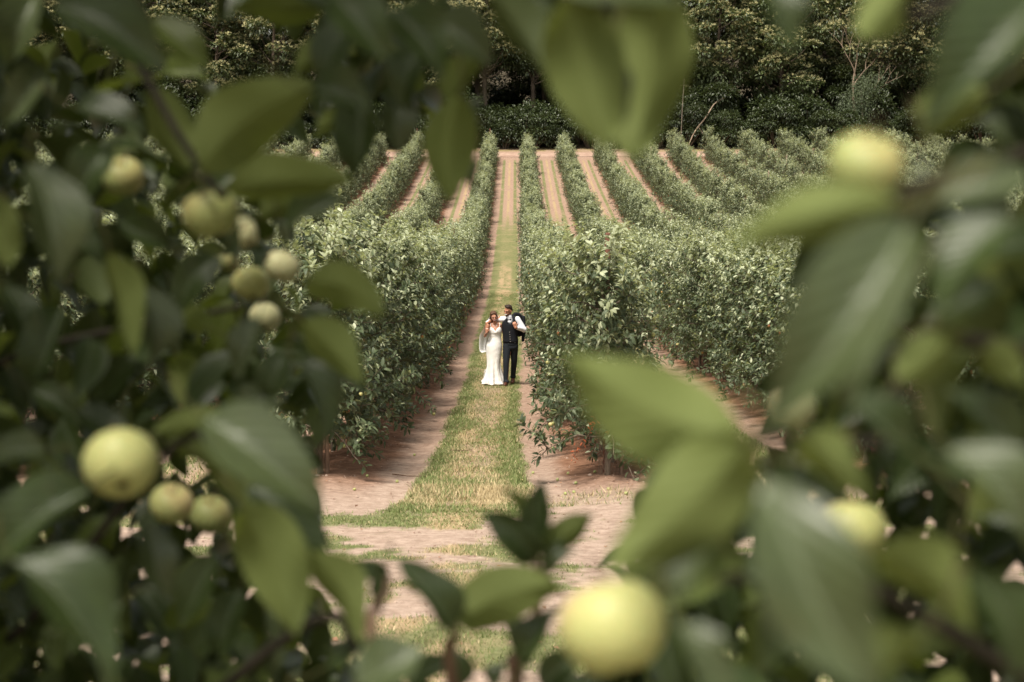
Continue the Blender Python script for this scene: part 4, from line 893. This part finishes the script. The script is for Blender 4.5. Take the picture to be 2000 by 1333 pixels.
exec(compile('''
L_=[
# left tree
(85,130,5,250,60,1.5,'t','near_s',20),(70,-10,12,130,60,1.5,'t','near_s',30),(110,10,335,150,140,1.15,'t','near',35),(300,38,420,140,95,1.45,'t','near_y',40),(310,150,408,168,40,1.8,'t','near_y',40),(365,180,435,222,30,1.8,'t','near_s',60),
(388,335,632,168,105,1.3,'u','near_y',10),(290,170,372,335,95,1.45,'u','near_y',20),(150,210,290,265,85,1.4,'t','near',45),(60,320,110,565,130,1.15,'t','near_s',30),(-25,380,18,525,60,1.2,'u','near_y',10),
(440,372,692,356,62,1.35,'u','near_y',25),(505,425,605,388,45,1.6,'u','near_y',20),(558,455,692,388,48,1.5,'t','near',50),(590,560,746,625,78,1.3,'u','near_y',25),(588,625,710,752,82,1.3,'u','near_y',15),(575,655,655,765,45,1.4,'t','near',30),
(505,620,462,748,66,1.4,'t','near_s',25),(270,560,285,725,80,1.4,'t','near_s',35),(345,690,362,800,66,1.6,'u','near_y',20),(212,490,258,700,50,1.3,'u','near_y',30),(560,690,535,790,70,1.5,'t','near',20),(568,700,595,880,48,1.35,'t','near',35),
(300,848,500,838,38,1.3,'u','near_y',40),(325,865,455,925,45,1.4,'u','near_y',35),(400,905,495,1005,52,1.4,'u','near_y',25),(175,955,-15,1115,105,1.15,'t','near',40),(288,1020,330,1178,85,1.3,'t','near_s',30),(470,990,578,1248,82,1.15,'u','near_y',10),
(400,815,632,1000,130,1.05,'t','near_s',25),(600,1075,706,1260,62,1.2,'u','near_y',20),(520,1190,532,1340,36,1.4,'t','near_s',55),(20,1090,195,1345,150,.95,'t','near',35),(480,950,620,1120,70,1.3,'t','near',30),(60,430,200,520,90,1.5,'t','near',25),
(120,600,60,760,80,1.5,'t','near',30),(430,500,350,620,70,1.6,'t','near',20),(90,880,-20,900,70,1.3,'t','near_s',30),(150,800,260,900,70,1.5,'t','near',40),(330,480,230,430,70,1.6,'t','near',20),(410,640,310,590,60,1.6,'u','near_y',20),
(240,1180,130,1290,90,1.3,'t','near',20),(420,1080,350,1230,80,1.4,'t','near',20),(470,1150,430,1290,70,1.5,'t','near',20),(190,60,110,-40,90,1.3,'t','near',20),(220,290,150,420,90,1.4,'t','near',30),(10,560,60,680,80,1.5,'t','near',30),(480,330,400,450,60,1.8,'t','near',30),
(545,430,560,485,22,1.6,'t','near_s',20),(540,760,470,860,90,1.5,'t','near_s',30),(60,760,160,830,60,1.6,'t','near',30)]
T_=[
(628,12,452,24,55,1.5,'u','near_y',25),(672,92,572,152,70,1.5,'u','near_y',10),(668,212,612,268,42,1.7,'u','near_y',10),(900,185,884,402,86,1.25,'u','near_y',0),(938,105,876,222,42,1.4,'u','near_y',20),(845,40,962,128,110,1.2,'t','near_s',30),
(772,195,776,305,84,1.4,'t','near_s',20),(700,180,690,360,70,1.4,'t','near',15),(955,-20,1068,140,115,1.05,'u','near',20),(1108,-10,1190,288,96,.93,'u','near_y',0),(1285,-40,1236,308,104,1.0,'u','near_y',10),(945,190,934,290,34,1.4,'t','near_s',50),(936,310,930,385,28,1.4,'t','near_s',45),(1203,110,1214,240,20,.97,'t','near_s',60),
(650,-10,760,120,130,1.1,'t','near',30),(760,20,860,160,120,1.15,'t','near',30),(600,180,720,240,90,1.25,'t','near',30),(700,40,640,190,90,1.3,'t','near',30),(830,90,790,230,80,1.4,'t','near',30),(560,-20,690,60,80,1.4,'t','near',40),(960,-30,1110,30,80,1.1,'t','near_s',20),(1500,-40,1548,110,78,.75,'t','near',30),(1090,-40,1330,10,90,.95,'t','near_s',20)]
R_=[
(1775,-30,1676,74,105,.8,'u','near_y',0),(2030,-10,1800,250,170,.75,'t','near',30),(1925,180,1786,262,120,.85,'u','near_y',20),(1905,232,1975,312,36,.9,'t','near_s',60),(1935,-40,1912,110,60,.8,'t','near_s',20),(1752,396,1425,480,72,.62,'u','near_y',15),(1780,350,1840,338,40,.8,'t','near_s',60),
(1830,392,2030,345,100,.7,'t','near_s',40),(1775,440,1492,845,118,.62,'t','near_s',20),(1800,540,1660,815,115,.72,'t','near_s',45),(1755,745,1890,632,85,.8,'u','near_y',10),(1915,690,2000,760,80,.8,'u','near_y',10),
(1445,862,1098,684,130,.75,'u','near_y',0),(1470,850,1185,1120,115,.72,'u','near_y',10),(1300,1035,1440,955,82,.75,'t','near_s',50),(1495,930,1720,1360,135,.6,'t','near_s',20),(1325,1215,1440,1365,95,.7,'t','near_s',35),(1560,850,1700,980,110,.75,'u','near_y',15),(1850,880,2010,1080,160,.7,'t','near_s',40),
(1700,1080,1900,1230,150,.75,'u','near_y',30),(1400,1050,1330,1200,90,.75,'t','near_s',40),(1890,1120,1990,1340,140,.7,'t','near',30),(1780,880,1640,760,110,.8,'t','near',35),(1600,1150,1480,1330,120,.8,'t','near',30),(1980,430,1830,620,150,.75,'t','near',35),(1830,620,1960,560,90,.8,'t','near',35),(1860,330,1960,440,120,.8,'t','near',30),(1990,880,1850,760,120,.85,'t','near',30),(1800,1240,1700,1360,110,.7,'u','near_y',30),(1450,1120,1560,1260,110,.8,'t','near',30)]
B_=[
(1042,1098,942,1004,56,1.35,'t','near',15),(1046,1062,978,958,26,1.4,'u','near_y',20),(1046,1052,1062,936,50,1.35,'t','near',10),(1056,1082,1162,1002,40,1.35,'u','near_y',15),(1066,1120,1104,1052,44,1.35,'t','near',20),(1075,1110,1130,1082,26,1.3,'t','near_s',40),(892,1222,1098,1150,74,1.2,'u','near_y',15),(884,1232,770,1094,82,1.2,'t','near',35),
(762,1132,670,1102,50,1.3,'t','near',20),(755,1120,748,1200,24,1.35,'t','near',30),(1012,1290,962,1196,40,1.35,'t','near_s',50),(1022,1302,1098,1190,74,1.25,'t','near',25),(700,1340,835,1262,150,1.0,'t','near_s',40),(892,1345,876,1262,64,1.3,'t','near',25),(960,1345,1000,1290,50,1.4,'t','near_s',40),(640,1300,720,1250,60,1.3,'t','near',30),(1060,1345,1140,1270,80,1.3,'t','near',25),(800,1345,900,1290,60,1.5,'t','near',30)]
''', 'lists', 'exec'))
for tr_, lst in ((TL, L_), (TT, T_), (TR, R_), (TB, B_)):
    for e in lst: FL(tr_, *e[:6], side=e[6], m=e[7], roll=e[8])  # some thin leaves are made up to stand for sheen streaks
FA(TL, 240, 345, 42, .027, 'apple_g'); FA(TL, 413, 418, 57, .03, 'apple_g', (-.3, .1, .9)); FA(TL, 472, 452, 37, .024, 'apple_p', (-.5, .2, .8), (.8, .8, 1.15)); FA(TL, 490, 555, 37, .025, 'apple', (-.2, .4, .8)); FA(TL, 551, 521, 38, .025, 'apple_p', (.7, .3, -.4), (.8, .8, 1.1))
FA(TL, 517, 620, 31, .024, 'apple_p', (0, .5, .8)); FA(TL, 444, 512, 24, .022, 'apple_g'); FA(TL, 236, 906, 73, .0325, 'apple', (-.25, .75, .6)); FA(TL, 335, 985, 43, .028, 'apple', (.3, -.3, .9)); FA(TL, 411, 1006, 41, .028, 'apple_g', (.2, -.2, .9))
FA(TR, 1690, 325, 73, .02, 'apple_g', (.1, -.3, .9)); FA(TR, 1196, 1226, 106, .033, 'apple', (-.2, .4, .8)); FA(TR, 1663, 1036, 68, .031, 'apple', (.1, .3, .9)); FA(TR, 1545, 795, 50, .027, 'apple_p', (.1, .2, .9)); FA(TR, 1732, 480, 42, .03, 'apple', (0, 0, 1))
# clear view between the boughs (pixel outlines): filler leaves are kept out of it
CL = [[(290, 0), (470, 0), (480, 60), (600, 60), (600, 150), (440, 215), (400, 180), (300, 110)],
      [(480, 330), (530, 300), (700, 240), (850, 260), (860, 400), (935, 390), (935, 60), (1000, 60), (1090, 120), (1170, 290), (1260, 310), (1330, 120), (1345, -60), (1920, -60), (1900, 110), (1800, 230), (1850, 300), (1640, 280), (1600, 360), (1440, 470), (1620, 500), (1500, 650), (1480, 780), (1430, 850), (1180, 700), (1100, 720), (1250, 900), (1180, 1060), (1170, 1130), (1100, 1160), (1060, 1400), (960, 1400), (830, 1290), (700, 1250), (640, 1080), (640, 960), (625, 860), (700, 760), (740, 640), (700, 530), (600, 520), (570, 460), (690, 380), (560, 330)]]
def inside(px, py, poly):
    r_ = np.zeros(len(px), bool); n = len(poly)
    for i in range(n):
        x1, y1 = poly[i]; x2, y2 = poly[(i + 1) % n]; c_ = ((y1 > py) != (y2 > py))
        with np.errstate(all='ignore'): r_ ^= c_ & (px < (x2 - x1) * (py - y1) / (y2 - y1 + 1e-9) + x1)
    return r_
def clearof(P, rad):
    px, py, d = proj(P); ok = np.ones(len(P), bool); fr = d > .05; r_ = rad * FPX / np.maximum(d, .05)
    for k in range(9):
        a_ = k * math.pi / 4; f = 0 if k == 8 else 1; qx = px + f * r_ * math.cos(a_); qy = py + f * r_ * math.sin(a_)
        for poly in CL: ok &= ~(fr & inside(qx, qy, poly))
    return ok, px, py, d
g = np.random.default_rng(77)
def filler(tree, n, box, dmin, size=(.075, .11), ymax=None):
    lo_, hi_ = np.array(box[0]), np.array(box[1]); P = lo_ + (hi_ - lo_) * g.random((n, 3))
    ok, px, py, d = clearof(P, .045); infr = (px > -250) & (px < 2250) & (py > -250) & (py < 1600) & (d > 0)
    dist = np.linalg.norm(P - CP, axis=1); ok &= (~infr | (d > dmin)) & (dist > .45)
    for ax_, ay_, ar_, ad_ in APP: ok &= ~((np.hypot(px - ax_, py - ay_) < ar_ * 1.05 + 70 / np.maximum(d, .3)) & (d < ad_ + .05))
    for ax_, ay_, ar_, ad_ in APP:  # leaves dropped along the sun's path so light reaches the apples
        q_ = P - at(ax_, ay_, ad_); al = q_ @ np.array(sd); ok &= ~((al > 0) & (np.linalg.norm(q_ - al[:, None] * np.array(sd), axis=1) < .085 + .03 * al))
    P = P[ok]; n = len(P)
    mb = MB(); L = g.uniform(*size, n); dd = g.normal(size=(n, 3)) * np.array([1, 1, .6]) + np.array([0, 0, -.7]); nn = g.normal(size=(n, 3)) * .5 + np.array([0, -.25, .7])
    dd = unit(dd); nn = unit(nn); s = unit(np.cross(dd, nn)); nn = np.cross(s, dd)
    V = []; UV = []; nj = 6; C = [-1, 0, 1]
    for j in range(nj + 1):
        t = j / nj; w = math.sin(math.pi * t ** .85) ** .85 * (1 - .2 * t) * 1.05 if 0 < j < nj else 0
        for c_ in C:
            V.append(P + dd * (L * (t - .12 * t * t))[:, None] + s * (L * .5 * w * c_ * .5)[:, None] + nn * (L * (-.32 * t * t + .12 * abs(c_) * w))[:, None]); UV.append((.5 + c_ * .5 * max(w, .05), t))
    V = np.stack(V, 1); T_i = []
    for j in range(nj):
        for c_ in range(2):
            a0 = j * 3 + c_; T_i += [(a0, a0 + 1, a0 + 4), (a0, a0 + 4, a0 + 3)]
    T_i = np.array(T_i); TT_ = (T_i[None] + (np.arange(n) * V.shape[1])[:, None, None]).reshape(-1, 3)
    mt = np.repeat((g.random(n) < .22).astype(int), len(T_i)); mb.add(V.reshape(-1, 3) - np.array(tree.location), TT_, mt, np.tile(np.array(UV), (n, 1)))
    o = mb.build('foliage', [M['near'], M['near_y']], tree); tag(o, kind='stuff'); return P
F1 = filler(TL, 12500, ((-1.9, .9, .4), (-.12, 3.0, 3.2)), 1.5)
F2 = filler(TR, 11500, ((.12, .8, .3), (1.9, 2.6, 3.2)), 1.0)
F3 = filler(TT, 2200, ((-.9, .8, 2.0), (.9, 2.0, 3.3)), 1.1)  # canopy above the frame, added to shade the leaves below
F5 = filler(TL, 2200, ((-2.4, -1.2, .9), (-.72, .9, 3.7)), 1.3)  # unseen leaves beside and behind the camera, added to shade the left
F4 = filler(TB, 500, ((-.32, 1.2, .35), (.42, 2.2, 1.25)), 1.25)
# trunk, boughs and twigs of the near trees
def limbs(tree, polys, mname='nbark'):
    mb = MB(); tl = np.array(tree.location)
    for P, r0, r1 in polys:
        Q = spline(P, 14) - tl; tube(mb, Q, np.linspace(r0, r1, 14), 9)
    return mb.build('trunk', [M[mname]], tree)
def W3(*p): return [np.array(q, float) for q in p]
gl0 = np.array(TL.location); gr0 = np.array(TR.location); gb0 = np.array(TB.location); gt0 = np.array(TT.location)
limbs(TL, [(W3(gl0 - [0, 0, .2], (-.84, 1.95, 1.0), (-.78, 1.9, 1.7), (-.85, 1.85, 3.0)), .035, .015), (W3((-.8, 1.92, 1.25), (-.62, 1.7, 1.42), at(470, 600, 1.75)), .007, .003), (W3((-.82, 1.93, 1.0), (-.6, 1.6, 1.1), at(330, 880, 1.35), at(440, 900, 1.3)), .007, .003),
    (W3((-.84, 1.94, .7), (-.5, 1.5, .95), at(590, 1225, 1.3), at(700, 1272, 1.25)), .008, .004), (W3((-.82, 1.88, 1.8), (-.55, 1.6, 1.95), at(390, 330, 1.4), at(440, 372, 1.4)), .006, .003), (W3((-.84, 1.87, 2.1), (-.55, 1.5, 2.15), at(300, 60, 1.5)), .006, .003)])
limbs(TR, [(W3(gr0 - [0, 0, .2], (.92, 1.3, 1.0), (.86, 1.25, 1.9), (.95, 1.2, 3.0)), .035, .016), (W3((.9, 1.28, 1.35), at(1900, 660, .95), at(1750, 850, .9), at(1480, 860, .8)), .007, .003), (W3((.9, 1.28, .9), at(1800, 1200, .85), at(1400, 1130, .82)), .007, .003), (W3((.88, 1.25, 1.8), at(2000, 300, .9), at(1760, 380, .82)), .006, .003), (W3((.9, 1.23, 2.2), at(1950, -60, .85), at(1780, -40, .8)), .006, .003)])
limbs(TB, [(W3(gb0 - [0, 0, .2], (.06, 1.48, .4), at(1010, 1400, 1.4), at(1025, 1300, 1.37), at(1050, 1180, 1.36), at(1045, 1060, 1.36)), .012, .003), (W3((.06, 1.48, .3), at(900, 1450, 1.3), at(888, 1228, 1.22)), .01, .004), (W3((.06, 1.48, .35), at(760, 1420, 1.2), at(758, 1130, 1.3)), .008, .003)], 'twig')
limbs(TT, [(W3(gt0 - [0, 0, .2], (-.75, .4, .9), (-.6, .5, 1.9), (-.35, .8, 2.35), (.1, .95, 2.3), (.4, .9, 2.32)), .035, .01), (W3((-.4, .75, 2.3), at(800, -60, 1.2), at(790, 60, 1.3)), .006, .003), (W3((-.1, .9, 2.3), at(1160, -80, 1.0), at(1130, -10, 1.0)), .01, .004)])
tl_ = TT
print('near leaves', cnt[0], len(F1), len(F2), len(F3), len(F4))
